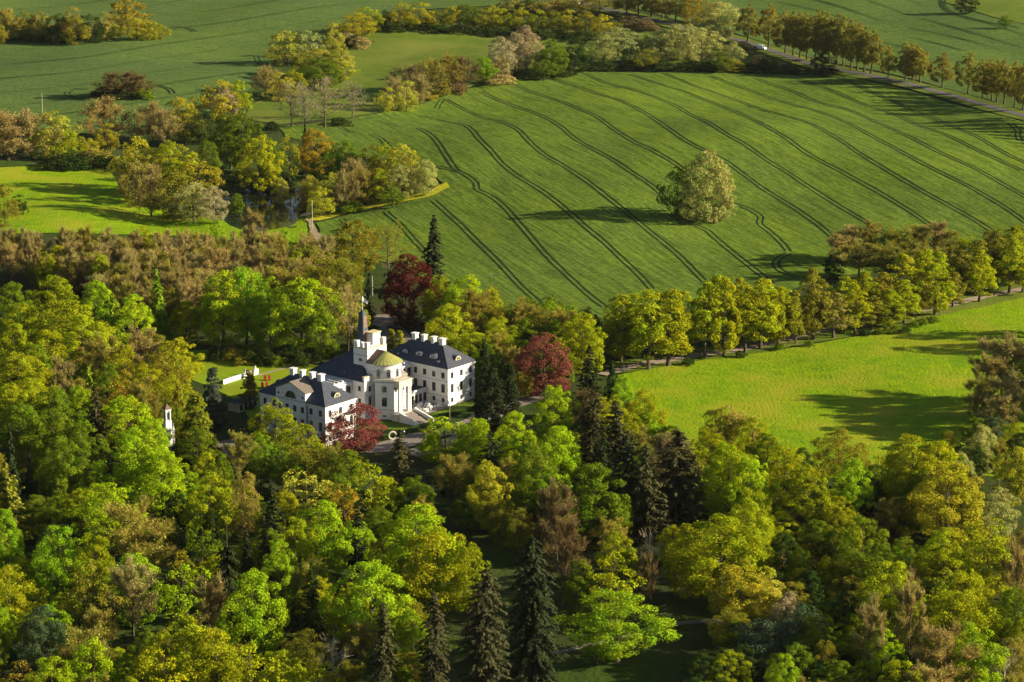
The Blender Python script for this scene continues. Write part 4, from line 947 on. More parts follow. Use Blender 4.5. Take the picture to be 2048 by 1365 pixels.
cone = lambda t: np.clip(1.03-t, 0, 1)**.62*np.clip((t-.0)*9, 0, 1)
col_ = lambda t: np.clip(np.sin(np.pi*np.clip((t-.02)/1.0, 0, 1)**.7), 0, 1)**.45*(1.0-.45*t)
pear = lambda t: np.clip(np.sin(np.pi*np.clip((t-.10)/.92, 0, 1)**.72), 0, 1)**.6
low = lambda t: np.clip(1-(t*1.0)**2.2, 0, 1)**.5
PR = {}
def reg(k, *a): PR[k] = list(a)
reg('B', broad(11, bot=.06), broad(12, bot=.08, w_=14, rc=(.9,1.7), nc=150), broad(13, w_=12, lobes=.26, bot=.1), broad(14, h=20, w_=14.5, holes=.12, lobes=.24, nc=150), broad(15, lobes=.3, rc=(.7,1.4), nc=170))        # dense broadleaf
reg('O', broad(21, nc=90, nl=62, holes=.14, lobes=.3, rc=(.9,1.6), jit=.8, leaf=.55), broad(22, nc=80, nl=66, holes=.18, lobes=.32, rc=(.9,1.7), jit=.8, leaf=.55, w_=14),
    broad(23, nc=100, nl=60, rc=(.8,1.4), holes=.12, jit=.9, leaf=.5, lobes=.34))                                                     # open, airy
reg('F', broad(31, nc=120, nl=130, rc=(1.0,1.7), jit=1.1, leaf=.40, lobes=.16), broad(32, nc=120, nl=130, rc=(1.0,1.8), jit=1.1, leaf=.40, lobes=.22, w_=14))                # fine textured
reg('W', broad(41, nc=85, nl=120, rc=(1.1,2.0), jit=.9, leaf=.42, droop=.5, lobes=.26, bot=.08), broad(42, nc=90, nl=115, rc=(1.0,1.8), jit=.9, leaf=.42, droop=.4, lobes=.3, bot=.06, w_=14))   # willow
reg('A', broad(51, h=20, w_=9, nc=115, nl=120, prof=pear, bot=.1, rc=(.75,1.35), lobes=.24, holes=.06, jit=.7, leaf=.5), broad(52, h=20, w_=8.5, nc=110, nl=120, prof=pear, bot=.2, rc=(.85,1.5), lobes=.3, holes=.1, jit=.7, leaf=.5),
    broad(53, h=20, w_=8, nc=100, nl=120, prof=pear, bot=.22, rc=(.8,1.4), lobes=.36, holes=.14, jit=.7, leaf=.5))  # avenue
reg('G', broad(35, h=14, w_=12, nc=95, nl=120, rc=(.9,1.6), jit=1.0, leaf=.42, lobes=.2, bot=-.04, tr=.22), broad(36, h=14, w_=13, nc=100, nl=115, rc=(.9,1.6), jit=1.0, leaf=.42, lobes=.3, bot=-.02, tr=.22))   # foliage down to the ground
reg('E', broad(37, h=18, w_=16, nc=210, nl=150, rc=(.8,1.5), jit=.9, leaf=.42, lobes=.13, bot=-.02, tr=.4, inner=.05))   # great round park tree, dense to the ground
reg('R', broad(61, h=18, w_=9.5, nc=90, nl=120, prof=pear, bot=.24, rc=(.9,1.5), lobes=.2, holes=.05, jit=1.0, leaf=.5), broad(62, h=18, w_=9, nc=84, nl=120, prof=pear, bot=.26, rc=(.9,1.5), lobes=.26, holes=.08, jit=1.0, leaf=.5))     # roadside
reg('T', twiggy(71, ntw=12000, upright=.9), twiggy(72, w_=12, ntw=12000, buds=1600, upright=.8), twiggy(73, h=20, w_=9, ntw=12000, upright=1.2, buds=500), twiggy(74, h=17, w_=13, ntw=12000, upright=.6, buds=2400))
reg('Y', twiggy(171, h=14, w_=12, bot=.03, upright=.7, buds=1200, wid=.1, nl=16), twiggy(172, h=14, w_=12, bot=.02, upright=.6, buds=2600, wid=.1, nl=16))
reg('Z', twiggy(76, ntw=1500, wid=.07, buds=500), twiggy(77, w_=12, ntw=1600, wid=.07, buds=350, upright=.3))                                  # bare, see-through
reg('D', twiggy(81, h=18, w_=11, ntw=420, wid=.09, buds=60, mat_='palebark', upright=.2, nl=11))                         # dead pale
reg('S', spruce(91), spruce(92, w_=8, droop=.7, pw=.7, ragged=.3), spruce(93, h=26, w_=9.5, droop=.45, pw=1.0, ragged=.3))
reg('K', spruce(95, h=30, w_=8.5, layers=50, per=13, droop=.9, pw=.34, ragged=.34, leaf=.62), spruce(96, h=30, w_=8, layers=48, per=13, droop=.8, pw=.40, ragged=.38, leaf=.62), spruce(197, h=30, w_=8.6, layers=38, per=12, droop=1.1, pw=.6, ragged=.5, leaf=.62), spruce(198, h=30, w_=7.8, layers=56, per=13, droop=.6, pw=.3, ragged=.42, leaf=.58))  # columnar ragged spruce
reg('Q', spruce(97, h=24, w_=13, layers=26, per=12, droop=.22, pw=.55, ragged=.45, bot=.16, leaf=.8), spruce(98, h=24, w_=12, layers=24, per=12, droop=.15, pw=.7, ragged=.4, bot=.1, leaf=.8))      # cedar / pine
reg('X', spruce(99, h=26, w_=9, droop=.6, pw=.6, ragged=.35, dead=.28))
reg('C', broad(101, h=16, w_=6, nc=110, nl=300, prof=cone, bot=.0, rc=(.55,1.0), jit=.5, leaf=.42, lobes=.08, nlimb=3, tr=.2), broad(102, h=16, w_=6.5, nc=110, nl=290, prof=cone, bot=.0, rc=(.6,1.05), jit=.5, leaf=.42, lobes=.14, nlimb=3, tr=.2))  # thuja cone
reg('N', broad(105, h=16, w_=3.6, nc=80, nl=380, prof=col_, bot=.0, rc=(.45,.8), jit=.5, leaf=.4, lobes=.1, nlimb=2, tr=.16))   # narrow column
reg('U', broad(111, h=5, w_=7, nc=40, nl=150, prof=low, bot=.0, rc=(.7,1.2), jit=.8, leaf=.42, lobes=.25, nlimb=4, tr=.1), broad(112, h=5, w_=7, nc=36, nl=150, prof=low, bot=.0, rc=(.7,1.3), jit=.9, leaf=.42, lobes=.3, nlimb=4, tr=.1))  # shrub
NOM = {'B':(20,13),'O':(20,13),'F':(20,13),'W':(20,13),'G':(14,12),'E':(18,16),'Y':(14,12),'A':(20,8.6),'R':(18,9.3),'T':(19,11),'Z':(19,11),'D':(18,11),'S':(26,8.7),'K':(30,8.4),'Q':(24,12.5),'X':(26,9),'C':(16,6),'N':(16,3.6),'U':(5,7)}
NM = {'B':'broadleaf_tree','O':'broadleaf_tree','F':'broadleaf_tree','W':'willow_tree','A':'avenue_tree','R':'roadside_tree','T':'bare_tree','G':'bushy_tree','E':'broadleaf_tree','Y':'bare_tree','Z':'bare_tree','D':'dead_tree','S':'spruce_tree','K':'spruce_tree','Q':'cedar_tree','X':'spruce_tree','C':'conifer_tree','N':'columnar_conifer','U':'shrub'}
COLR = {  # linear base colours
 'lime':(.265,.360,.008), 'bright':(.215,.335,.010), 'green':(.130,.185,.009), 'dark':(.036,.062,.011), 'yg':(.285,.310,.008), 'olive':(.200,.192,.018), 'gold':(.315,.295,.018),
 'yellow':(.370,.365,.040), 'orange':(.290,.205,.018), 'brown':(.330,.262,.098), 'brownolive':(.290,.255,.048), 'pale':(.330,.350,.110), 'beige':(.340,.285,.155), 'copper':(.100,.022,.020),
 'copperrust':(.225,.075,.050), 'redbud':(.230,.058,.052), 'spruce':(.030,.042,.016), 'blue':(.065,.092,.062), 'sprucebrown':(.062,.062,.025), 'thuja':(.200,.210,.014), 'bluegreen':(.060,.095,.045), 'rust':(.160,.122,.052), 'road':(.225,.200,.032), 'larch':(.160,.240,.012), 'grey':(.27,.23,.15)}
WORD = {'lime':'bright lime green','bright':'fresh bright green','green':'mid green','dark':'dark green','yg':'yellow green','olive':'dull olive','gold':'golden yellow','yellow':'pale yellow','orange':'orange brown',
 'brown':'pale brown','brownolive':'brown and olive','pale':'pale grey green','beige':'pale beige','copper':'dark red copper','copperrust':'rusty red copper','redbud':'purple red','spruce':'dark','blue':'blue green','sprucebrown':'brownish dark',
 'thuja':'gold green','bluegreen':'bluish green','rust':'dull brown','road':'bronze olive','larch':'feathery green','grey':'greyish'}
SHAPE = {'B':'dense broad','O':'open crowned broadleaf','F':'fine leaved rounded','W':'billowing willow-like','G':'full bushy','E':'great round','Y':'low twiggy budding','A':'tall lime avenue','R':'roadside','T':'twiggy budding','Z':'thin bare branched','D':'dead bleached','S':'conical spruce','K':'tall ragged columnar spruce',
 'Q':'spreading cedar-like','X':'spruce with a dead spire','C':'conical','N':'slim columnar','U':'low rounded shrub'}
CATS = {'U':'shrub'}
trng = np.random.default_rng(5)
PLACED = []      # world x, y, radius
ROWS = []        # everything for the labelling pass
def plant(kind, col, x, y, h, wid, group=None, label=None, zone=None):
    trng = np.random.default_rng(abs(int(x*7)*9176+int(y*7)*131+3))
    k = int(trng.integers(0, len(PR[kind]))); crown, trunk = PR[kind][k]; H0, W0 = NOM[kind]
    o = empty('young_tree' if group and 'smaller' in group and kind != 'T' else NM[kind], (x, y, float(H(x, y)))); o.rotation_euler = (trng.normal(0, .022), trng.normal(0, .022), trng.uniform(0, 6.283))
    o.scale = (wid/W0*trng.uniform(.94,1.06), wid/W0*trng.uniform(.94,1.06), h/H0)
    c = link('crown', crown, o); b = np.array(COLR[col])*trng.uniform(.86, 1.14)*np.array([trng.uniform(.92,1.08), 1, trng.uniform(.9,1.1)]); c.color = (*b, 1)
    link('trunk', trunk, o)
    PLACED.append((x, y, wid/2)); o['n'] = len(ROWS); ROWS.append([o, kind, col, x, y, h, wid, group, label, zone]); return o
def top(kind, col, px, py, wpx, h, group=None, label=None, zone=None, dim=1.0):
    """crown top seen at photo pixel px,py"""
    x, y, z = at(px, py, h); s = FPX/math.hypot(y, HC-z); o = plant(kind, col, x, y, h, wpx/s, group, label, zone)
    if dim != 1: c = o.children[0]; c.color = (*[q*dim for q in c.color[:3]], 1)
    return o
def foot(kind, col, px, py, wpx, h, group=None, label=None, zone=None):
    x, y, z = at(px, py); s = FPX/math.hypot(y, HC-z); return plant(kind, col, x, y, h, wpx/s, group, label, zone)
# ============================================================= planting
# rows: kind colour  px py (crown top in photo pixels)  width_px  height_m
def rows(txt, far=False, **kw):
    for ln in txt.strip().splitlines():
        for it in ln.split(';'):
            p = it.split()
            if len(p) == 6 and far:
                p[0] = {'F':'G','T':'Y'}.get(p[0], p[0]); p[4] = float(p[4])*1.16; p[5] = float(p[5])*(1.32 if p[0] != 'U' else 1.2)
            if len(p) == 6 and not far and p[0] in 'BOFT': p[4] = float(p[4])*1.1
            if len(p) == 6: top(p[0], p[1], float(p[2]), float(p[3]), float(p[4]), float(p[5]), dim=.92 if far else 1, **kw)
# single trees anyone would point out
top('E','copper',822,511,122,23,label='big dark red copper beech behind the house beside the black car')
top('E','copperrust',1090,669,128,19,label='round rust red copper beech right of the house')  # lighter, rustier leaf colour than the dark copper beech
top('F','redbud',708,808,122,15,label='purple red leaved tree in front of the left pavilion')
top('F','redbud',668,846,64,11,label='small purple red tree tucked left of the larger purple tree at the left pavilion')
top('S','spruce',865,430,66,27,label='tall dark spruce behind the dark copper beech against the crop field')
top('S','spruce',735,546,42,20,label='dark spruce between the bare wood and the dark copper beech')
foot('E','pale',1412,443,116,27,label='huge pale willow standing alone in the middle of the striped crop field')
foot('G','green',1354,436,66,19,label='dark green tree on the left flank of the pale willow in the crop field')
foot('W','pale',1440,444,58,13,label='low pale bush at the right foot of the pale willow in the crop field')
foot('W','pale',1385,446,50,12,label='low pale bush at the left foot of the pale willow in the crop field')
top('C','blue',425,730,56,19,label='blue green spruce beside the left garden lawn')
top('C','thuja',392,787,84,19,label='big gold green conifer cone between the chapel and the blue green spruce')
top('C','thuja',354,769,44,15,label='slim gold green conifer just right of the chapel tower')
top('N','larch',496,733,40,13,label='small golden larch standing in front of the white garden wall'); ROWS[-1][0].children[0].color = (.2,.17,.02,1)
top('F','yg',552,800,92,17,label='light yellow green tree in front of the gabled wall of the left pavilion')
top('F','yg',602,848,84,14,label='yellow green tree at the foot of the left pavilion')
top('C','gold',783,656,36,8.5,label='small golden conifer behind the tower, left one of two')
top('C','gold',800,659,34,8.5,label='small golden conifer behind the tower, right one of two')
top('B','lime',831,1014,172,25,label='huge bright lime green round tree at the lower centre')
top('B','gold',1897,930,145,21,label='large golden orange tree near the right edge below the meadow')
top('C','thuja',1811,1052,38,8,label='small clipped cone shaped conifer in the shade at the lower right')
top('K','spruce',1066,1073,116,33,label='tall ragged grey green spruce, right one of the row at the bottom')
top('D','beige',668,1270,80,15,label='dead white branched tree at the bottom left of centre')
top('D','beige',1303,1062,64,17,label='dead tree with bare pale crown right of the tall columnar spruces')
top('D','beige',2012,1290,60,14,label='dead pale tree at the bottom right corner')
rows('''
B yg 110 552 90 20; B yg 132 600 150 22; B green 22 566 84 20; B lime 190 562 64 20; S larch 227 585 52 22; B lime 268 592 80 20; S larch 319 534 54 24
B lime 444 545 104 25; B bright 490 535 92 26; B bright 540 556 84 24; B lime 600 556 116 25; B green 640 600 60 19; O brownolive 668 560 70 22; Z brown 695 575 60 22; T olive 640 530 70 20
B yg 37 608 108 20; F yg 88 660 84 19; B yg 26 650 88 20; B green 62 690 96 19; B yg 165 628 98 21; T brownolive 205 680 78 19; F yg 249 690 72 19; T brown 280 668 70 19
F olive 311 664 78 18; B yg 352 676 82 18; F olive 330 704 88 18; S larch 176 726 54 18; B green 212 732 64 17; T brown 121 730 70 18; B lime 157 772 62 16
B yg 37 705 108 19; F yg 73 735 88 18; B yg 55 755 108 18; B green 102 775 98 18; B yg 22 770 80 18; Q sprucebrown 194 785 80 22; O orange 256 745 78 18; T brownolive 287 768 70 17; F yg 300 735 70 16
B lime 256 794 106 20; B lime 304 838 84 17; B green 110 824 108 20; B green 37 806 96 20; F yg 340 750 74 14; B green 165 850 80 18
S spruce 18 850 50 27; Q olive 14 925 112 22; S spruce 57 893 36 18; B green 125 875 88 21; N sprucebrown 223 903 24 18; B lime 270 862 116 23; B lime 322 895 106 19
B lime 211 966 114 19; B bright 6 1020 76 20; B bright 110 1056 96 20; F yg 186 1066 86 19; T brownolive 272 1020 132 21; B bright 272 1108 96 18; T brown 262 1136 88 18; O gold 362 1099 60 15; O lime 368 1124 96 19
T brown 415 1166 92 18; B bright 500 1142 128 23; X spruce 452 1036 66 26; O green 400 1046 72 19; B yg 415 947 108 20; F brownolive 484 938 68 20; Q spruce 540 958 60 21; S spruce 494 1052 48 18; Q sprucebrown 530 1030 56 18
N dark 441 900 24 11; F olive 608 885 96 15; O yellow 612 936 98 15; B green 690 902 84 15; B lime 645 1002 110 22; B yg 590 1038 78 19; O orange 688 962 58 16; B bright 562 1082 70 18
O olive 180 1130 98 19; F yg 16 1132 104 19; B bluegreen 80 1216 84 16; T brownolive 166 1252 90 16; O orange 40 1320 88 17; B lime 100 1316 98 17; B lime 182 1282 106 18; B yg 372 1242 150 21; F yg 432 1258 120 21; O yg 325 1292 118 19; O yg 497 1287 118 20
O olive 590 1272 62 15; Q dark 622 1122 72 20; B bright 738 1124 142 22; F yg 560 1300 90 15; O yg 640 1330 100 13; O green 250 1340 90 12; T olive 700 1338 80 11
O yg 745 926 88 18; Q sprucebrown 796 858 84 20; Q spruce 712 1000 58 20; F yg 872 1058 146 22; F yg 940 1082 88 20; B gold 975 924 82 19; Q spruce 985 862 88 18; B lime 1116 852 90 19; B green 1070 892 96 19
B bright 1086 928 68 15; B green 1180 930 130 22; T rust 1115 978 74 21; T rust 1132 1052 92 21; B green 1160 1120 70 14; Q spruce 1080 1010 60 16; F olive 1010 1000 60 13; K sprucebrown 862 1182 104 30; K sprucebrown 966 1137 112 32; K sprucebrown 760 1207 92 28; B yg 700 1180 80 16
O yg 1228 1102 106 19; T rust 1290 1120 60 15; B bright 1236 1182 160 17; O bright 1195 1240 80 11; Q sprucebrown 1185 765 90 25; Q sprucebrown 1236 800 100 24; Q spruce 1255 868 118 26; Q sprucebrown 1345 858 130 28; Q sprucebrown 1295 890 100 26; Q sprucebrown 1385 910 80 22; Q spruce 1205 848 70 20
T rust 1345 870 96 22; B lime 1460 890 108 23; B lime 1504 912 86 22; F yg 1508 980 88 18; F yg 1478 880 64 19; B yg 1572 892 98 20; B yg 1616 932 106 20; F olive 1682 858 88 16; B bright 1700 920 92 20
B yg 1826 868 126 23; B yg 1872 884 118 22; W pale 1965 852 74 14; B gold 2030 892 88 17; W pale 1998 977 82 13; F yg 1378 1048 110 20; B yg 1446 1036 180 22; B yg 1494 1002 92 19
B green 1730 1032 110 22; U olive 1570 1104 100 7; U olive 1622 1092 90 7; U green 1500 1110 70 6; U dark 1660 1130 90 7; B yg 1890 1062 112 20; F yg 1976 1042 128 21; B yg 1782 1126 118 20; F yg 1940 1148 128 21; F yg 1903 1178 100 19
F gold 1482 1126 112 17; F yellow 1535 1142 76 15; W beige 1580 1186 80 13; W bluegreen 1604 1208 104 15; W bluegreen 1522 1242 150 13; T brown 1822 1172 78 22; T brown 1745 1217 90 19; T brown 1900 1266 108 17
B lime 1768 1262 72 14; B green 1672 1322 80 12; B lime 1946 1250 118 18; B green 2035 1180 90 18; T brown 2042 1080 60 20; O yg 1905 1120 90 20; B green 1640 1230 90 14; F yg 1810 1320 90 14; T brown 1860 1330 80 13; B dark 1440 1300 110 10; B green 1590 1290 100 12
W pale 1920 905 60 12; B green 1850 940 90 17; B dark 1735 950 70 14; B green 1770 1090 80 17
''')
rows('W yellow 560 356 36 11; W yellow 618 352 52 12; W yellow 662 345 44 13; W yellow 640 366 36 10')
# right of the house and down to the meadow
rows('''
C spruce 971 680 38 21; C spruce 985 735 74 20; C spruce 1019 728 54 19; Q spruce 1180 692 80 22; C dark 1220 722 28 17; B yg 1165 628 96 21; O yg 1140 640 70 18; B bright 1250 750 52 14
B lime 1108 768 82 19; B lime 1028 826 82 17; B lime 1112 856 76 15; F yg 1220 792 88 17; B yg 1288 784 84 17; B yg 1262 830 60 14; F olive 1442 815 72 16; F brownolive 1468 814 84 16; B yg 1505 834 84 15; F yg 1420 850 60 15
G lime 890 834 110 12; G lime 945 842 90 12; G lime 862 866 56 8; G yg 640 888 70 9; G yg 700 902 60 8; B lime 960 838 56 12; T rust 1172 780 54 17; F yg 1385 900 80 16
F yg 880 548 64 19; B lime 936 552 84 19; T brownolive 946 592 106 18; B yg 893 610 94 19; F yg 942 660 78 15; B lime 915 570 60 17; F olive 985 600 60 16; T brownolive 1042 606 60 15; F olive 1092 616 62 15; T brownolive 1132 628 56 14; F yg 1000 640 70 15; B green 960 700 60 12
E olive 705 443 116 18; Z olive 776 450 94 21; F olive 600 488 92 17; F olive 655 506 96 18; B bright 566 460 38 13; T brown 505 430 60 17; B bright 434 442 36 13; F yg 560 500 56 15; T brown 620 475 60 15; F olive 690 520 70 18; O yg 700 590 60 17
''')
# pond group and hedges beyond it
rows('''
F gold 266 273 80 17; B yg 342 284 88 18; B gold 300 296 64 15; B green 413 280 50 14; O gold 398 312 76 15; F olive 342 342 84 15; W pale 386 364 70 12; W beige 427 372 50 11; T brown 300 340 60 14; F brownolive 272 320 66 14
B green 485 229 84 19; B green 458 226 70 18; B yg 516 270 70 19; B green 540 285 50 16; B orange 630 257 76 16; O gold 578 264 42 16; S spruce 608 248 26 16; B green 684 283 58 15;  B green 472 386 26 7; T brown 706 326 60 11; F green 655 300 50 13
F yg 772 288 66 13; F yellow 804 291 56 13; F olive 743 292 70 13; W pale 847 320 50 11; W pale 800 330 50 11; F olive 822 310 56 11; T brownolive 728 345 60 10; F yg 760 340 56 10; T brown 690 350 50 11; F gold 640 375 50 9; B green 785 372 44 7
U green 700 402 50 4; U olive 740 385 50 4;  U dark 410 400 50 5; U dark 560 345 60 5; U dark 500 342 70 5; U brownolive 620 395 44 4; U olive 665 402 40 4
F gold 434 161 84 13; W beige 444 172 58 11; F yg 478 162 46 12; T brown 206 205 82 13; W pale 267 219 36 10; F gold 212 247 46 9; T brown 304 212 56 12; F gold 359 197 60 11; F olive 380 219 60 11; F dark 404 220 60 11; T brown 330 228 60 11
T brown 12 235 90 14; T brown 60 232 90 14; F yellow 104 226 84 15; F yg 130 260 60 10; F gold 178 279 40 7; U dark 150 305 90 5; U brownolive 190 300 70 5; U dark 120 312 70 5; F olive 7 372 52 12; F dark 36 390 32 6; T brown -20 240 80 13; U dark 205 312 50 4
T rust 226 150 56 8; T rust 254 148 56 8; T rust 280 154 44 7; U dark 215 176 60 3; U dark 250 182 70 3; U green 286 178 40 4
F orange 253 0 78 15; F gold 272 38 50 9; F gold 300 42 40 8; F gold 322 50 30 6; F yellow 228 50 24 6; F brownolive 143 14 44 11; T brownolive 10 26 50 12; F olive 45 24 48 12; F brownolive 82 26 48 12; F dark 115 30 48 12; F olive 150 32 48 12; F dark 184 28 48 12; F brownolive 205 24 44 12; T brownolive 60 40 60 9; T brownolive 130 44 60 9; U dark 30 60 60 4; U dark 90 62 70 4; U dark 160 60 70 4; F olive -20 30 50 12; F olive 2 70 16 4
F yellow 574 64 78 13; F pale 615 64 66 13; F yellow 666 47 42 13; B gold 632 98 76 12; B yellow 680 98 60 13; B green 640 116 76 12; F olive 610 110 60 11; T brown 533 139 50 10; F yellow 562 146 60 10; F yg 590 140 50 10; U brown 690 66 40 5; U dark 705 72 40 5; U brown 720 74 36 5
Z grey 581 172 60 14; Z grey 649 162 66 16; Z grey 609 172 52 16; Z grey 704 170 52 12; U dark 680 236 40 3; U dark 545 244 30 3
F gold 713 27 64 10; F yg 737 14 60 10; F dark 770 20 24 8; F gold 802 5 50 11; F gold 840 6 58 11; B green 935 10 58 11; F gold 905 14 40 10; F olive 870 22 40 8; F gold 985 12 36 11; F olive 960 18 40 10; F yg 1010 18 44 10; F gold 1042 16 40 11; F yg 1075 20 44 10; F olive 1105 22 44 10; F gold 1135 20 46 10; F olive 1170 24 46 10; F gold 1205 30 44 9; F olive 1232 44 34 8; U dark 780 46 50 4; U dark 860 48 60 4; U dark 920 50 60 4; U dark 1000 54 70 4; U dark 1080 60 70 4; U dark 1160 64 70 4; U rust 1265 34 60 5; U rust 1290 42 50 4
T rust 819 136 70 11; T brownolive 858 126 60 11; T brownolive 892 118 66 12; T rust 928 120 56 11; B bright 967 115 48 10; W beige 1003 74 50 16; W beige 1052 52 56 18; W beige 1030 66 50 16; B green 1106 82 50 14; B dark 1150 78 54 14; F yellow 771 174 36 9; F yellow 812 162 44 11; T brown 790 160 44 10; T brown 838 158 44 9; U gold 850 184 44 3; U olive 880 170 50 4; U rust 910 166 50 4; U brown 1000 150 60 4; U dark 1060 138 60 4; U dark 1120 134 70 4; T brown 995 120 50 8; B green 1088 120 40 8
W pale 1236 56 96 14; W pale 1210 70 50 12; W pale 1351 50 72 14; W pale 1405 55 74 15; W pale 1440 4 84 16; W pale 1468 84 42 10; B dark 1538 112 30 7; W pale 1262 66 50 11; W pale 1320 62 60 12; W pale 1380 48 40 14; F olive 1290 100 50 8; W pale 1305 92 30 8; F green 1445 104 40 8; F rust 1488 84 36 5; F gold 1468 118 40 5; U dark 1270 122 60 4; U dark 1330 124 60 4; U dark 1390 122 60 4; U dark 1200 124 60 4; U dark 1430 122 60 4; U dark 1500 128 50 3; U brown 1515 112 30 5
F orange 1385 -6 40 12; F orange 1415 -8 40 12; W pale 1420 40 50 10; B dark 1646 106 40 8; U dark 1600 134 50 3; U dark 1650 136 60 3; U dark 1570 130 50 3
B dark 1933 -12 36 9; B green 2011 31 20 6; B green 1060 0 40 6; F brownolive 1090 -12 60 9; F brownolive 1140 -14 50 9; F brownolive 1200 -14 60 9; F brownolive 1020 -14 60 9; B green 1120 4 26 5
''', far=True)
# road trees (feet in photo pixels)
for i, (px, py, tp) in enumerate([(1495,86,16),(1537,97,18),(1571,108,29),(1586,113,30),(1600,117,33),(1614,121,36),(1674,132,38),(1686,134,43),(1702,140,48),(1714,143,55),(1728,146,62),(1742,149,68),(1644,128,33),(1630,124,30),(1658,130,36),
        (1776,158,97),(1811,162,92),(1825,164,94),(1840,168,100),(1884,178,112),(1936,190,112),(1966,197,124),(1984,203,126),(1993,207,128),(2008,211,130),(2029,217,132),(2046,223,134),(1254,28,-15),(1277,31,-14),(1302,35,-12),(1325,40,-8),(1351,47,-10)]):
    s = 4.1+(py-170)*.0044; h = (py-tp)/(s*.975); foot('R','road',px,py,47 if i not in (15,) else 32, max(6,h*1.08), group='roadside trees along the country road', zone='road')
# avenue trees (feet)
AV = [(1242,724,592),(1297,740,582),(1336,732,580),(1410,717,560),(1448,714,558),(1490,706,572),(1521,699,556),(1556,692,575),(1591,688,582),(1627,681,540),(1667,677,585),(1710,669,568),(1744,661,590),(1778,656,580),(1808,648,560),(1837,631,545),(1870,631,530),(1905,615,545),(1958,605,500),(2017,589,480),(2045,586,510)]
for i, (px, py, tp) in enumerate(AV):
    s = 6.53+(py-739)*.0044; h = (py-tp)/(s*.97); c = 'brownolive' if i == 10 else ('olive' if i in (8,9,12,15,17) else 'yg')
    foot('A', c, px, py, 1.13*(66, 74, 86, 66, 62, 56, 78, 56, 40, 64, 62, 54, 54, 56, 62, 50, 60, 52, 60, 56, 56)[i], h, group='trees of the avenue beside the bright meadow', zone='avenue front row')
for px, py, tp, w_ in [(1270,712,590,60),(1320,700,588,60),(1370,700,585,62),(1430,688,553,64),(1480,680,556,64),(1532,672,562,60),(1575,668,580,52),(1640,656,560,56),(1690,650,556,60),(1725,642,545,52),(1765,634,545,56),(1800,622,512,66),(1840,612,500,60),(1880,604,505,56),(1920,594,500,54),(1950,588,480,60),(1985,580,465,60),(2025,570,455,60),(1235,700,592,50)]:
    s = 6.5+(py-739)*.0044; h = (py-tp)/(s*.97); foot('A', random.choice(['yg','olive','yg']), px, py, w_*1.25, h, group='rear row trees of the avenue', zone='avenue rear row')
# wood at the right end of the avenue
rows('T brown 1700 452 76 13; T brownolive 1740 450 70 14; F olive 1785 455 60 14; T brownolive 1830 452 70 14; T brown 1875 450 70 14; F olive 1910 462 50 13; T brown 1680 475 66 11; F yg 1940 470 60 13; F olive 1990 460 60 14; F olive 2040 452 60 14; T brownolive 1720 490 80 12; T brownolive 1780 495 80 12; T brownolive 1850 495 80 13; F olive 1960 500 60 14; B dark 1668 510 40 8; F olive 2060 480 60 14; T brownolive 1900 500 60 12', zone='avenue wood')
rows('T brown 2008 684 110 18; T brown 2044 690 90 18; T brown 1985 722 90 15; T brownolive 1965 756 70 13; T brown 2030 760 100 15; T brown 1955 790 50 10; T brown 2000 800 90 12; B green 1950 835 50 10; F yg 2035 845 70 12; B bluegreen 1985 835 60 10; F olive 1900 860 50 12', far=False, zone='the meadow right end')
for i, (px, py, h_) in enumerate([(2066,838,21),(2095,815,23),(2090,868,22),(2130,840,22),(2150,700,19),(2110,672,17)]):
    foot('B', 'olive' if i % 2 else 'green', px, py, 90, h_, zone='the meadow right end')
for i in range(14):
    px = 2070+i*26; foot('R','road',px,240+i*9.5,46,18+(i % 3), group='roadside trees along the country road', zone='road')
# shrubs along the avenue verge
for i, (px, py) in enumerate([(1376,731),(1560,700),(1690,668),(1740,668),(1760,670),(1790,664),(1810,668),(1830,655),(1845,650),(1730,672),(1775,668),(1865,646),(1480,716),(1620,694)]):
    foot('U', 'green' if i % 3 else 'dark', px, py, random.uniform(16, 30), 2.2, group='low bushes on the avenue verge', zone='verge')
# --- the brown leafless wood behind the castle park
def fill(poly, spacing, fn, clear=2.5, jitter=.45):
    global trng
    fr = np.random.default_rng(77)
    W = [at(*p)[:2] for p in poly]; a = np.array(W); lo, hi = a.min(0), a.max(0); n = 0; yy = lo[1]; r_ = 0
    P = []
    while yy < hi[1]:
        xx = lo[0]+(r_ % 2)*spacing/2
        while xx < hi[0]:
            P.append((xx+fr.uniform(-1, 1)*spacing*jitter, yy+fr.uniform(-1, 1)*spacing*jitter)); xx += spacing
        yy += spacing*.87; r_ += 1
    for x, y in P:
        if not inpoly(np.array([x]), np.array([y]), W)[0]: continue
        if any((x-q[0])**2+(y-q[1])**2 < (clear+q[2]*.55)**2 for q in PLACED): continue
        trng = np.random.default_rng(abs(int(x*5)*7919+int(y*5)*17+5)); fn(x, y); n += 1
    return n
def brownwood(x, y):
    r_ = trng.uniform(); u_, v_ = proj(x, y, 10)
    if v_ > 575: r_ = r_*.75+.25
    kind, col = ('T','brown') if r_ < .52 else ('T','brownolive') if r_ < .78 else ('F','olive') if r_ < .90 else ('B','yg')
    plant(kind, col, x, y, trng.uniform(13, 17.5), trng.uniform(7.5, 10.5), 'trees of the brown leafless wood left of the house',
        {'brown':'reddish brown leafless tree in the wood between the green slope and the garden lawn','brownolive':'brown and olive budding tree in the wood between the green slope and the garden lawn','olive':'olive tree coming into leaf within the brown wood above the garden lawn','yg':'yellow green tree standing within the brown wood above the garden lawn'}[col])
n1 = fill([(-40,545),(-20,565),(150,610),(300,690),(420,690),(560,640),(700,640),(720,575),(640,560),(560,556),(400,548),(200,543),(60,543)], 7.2, brownwood, 1.5)
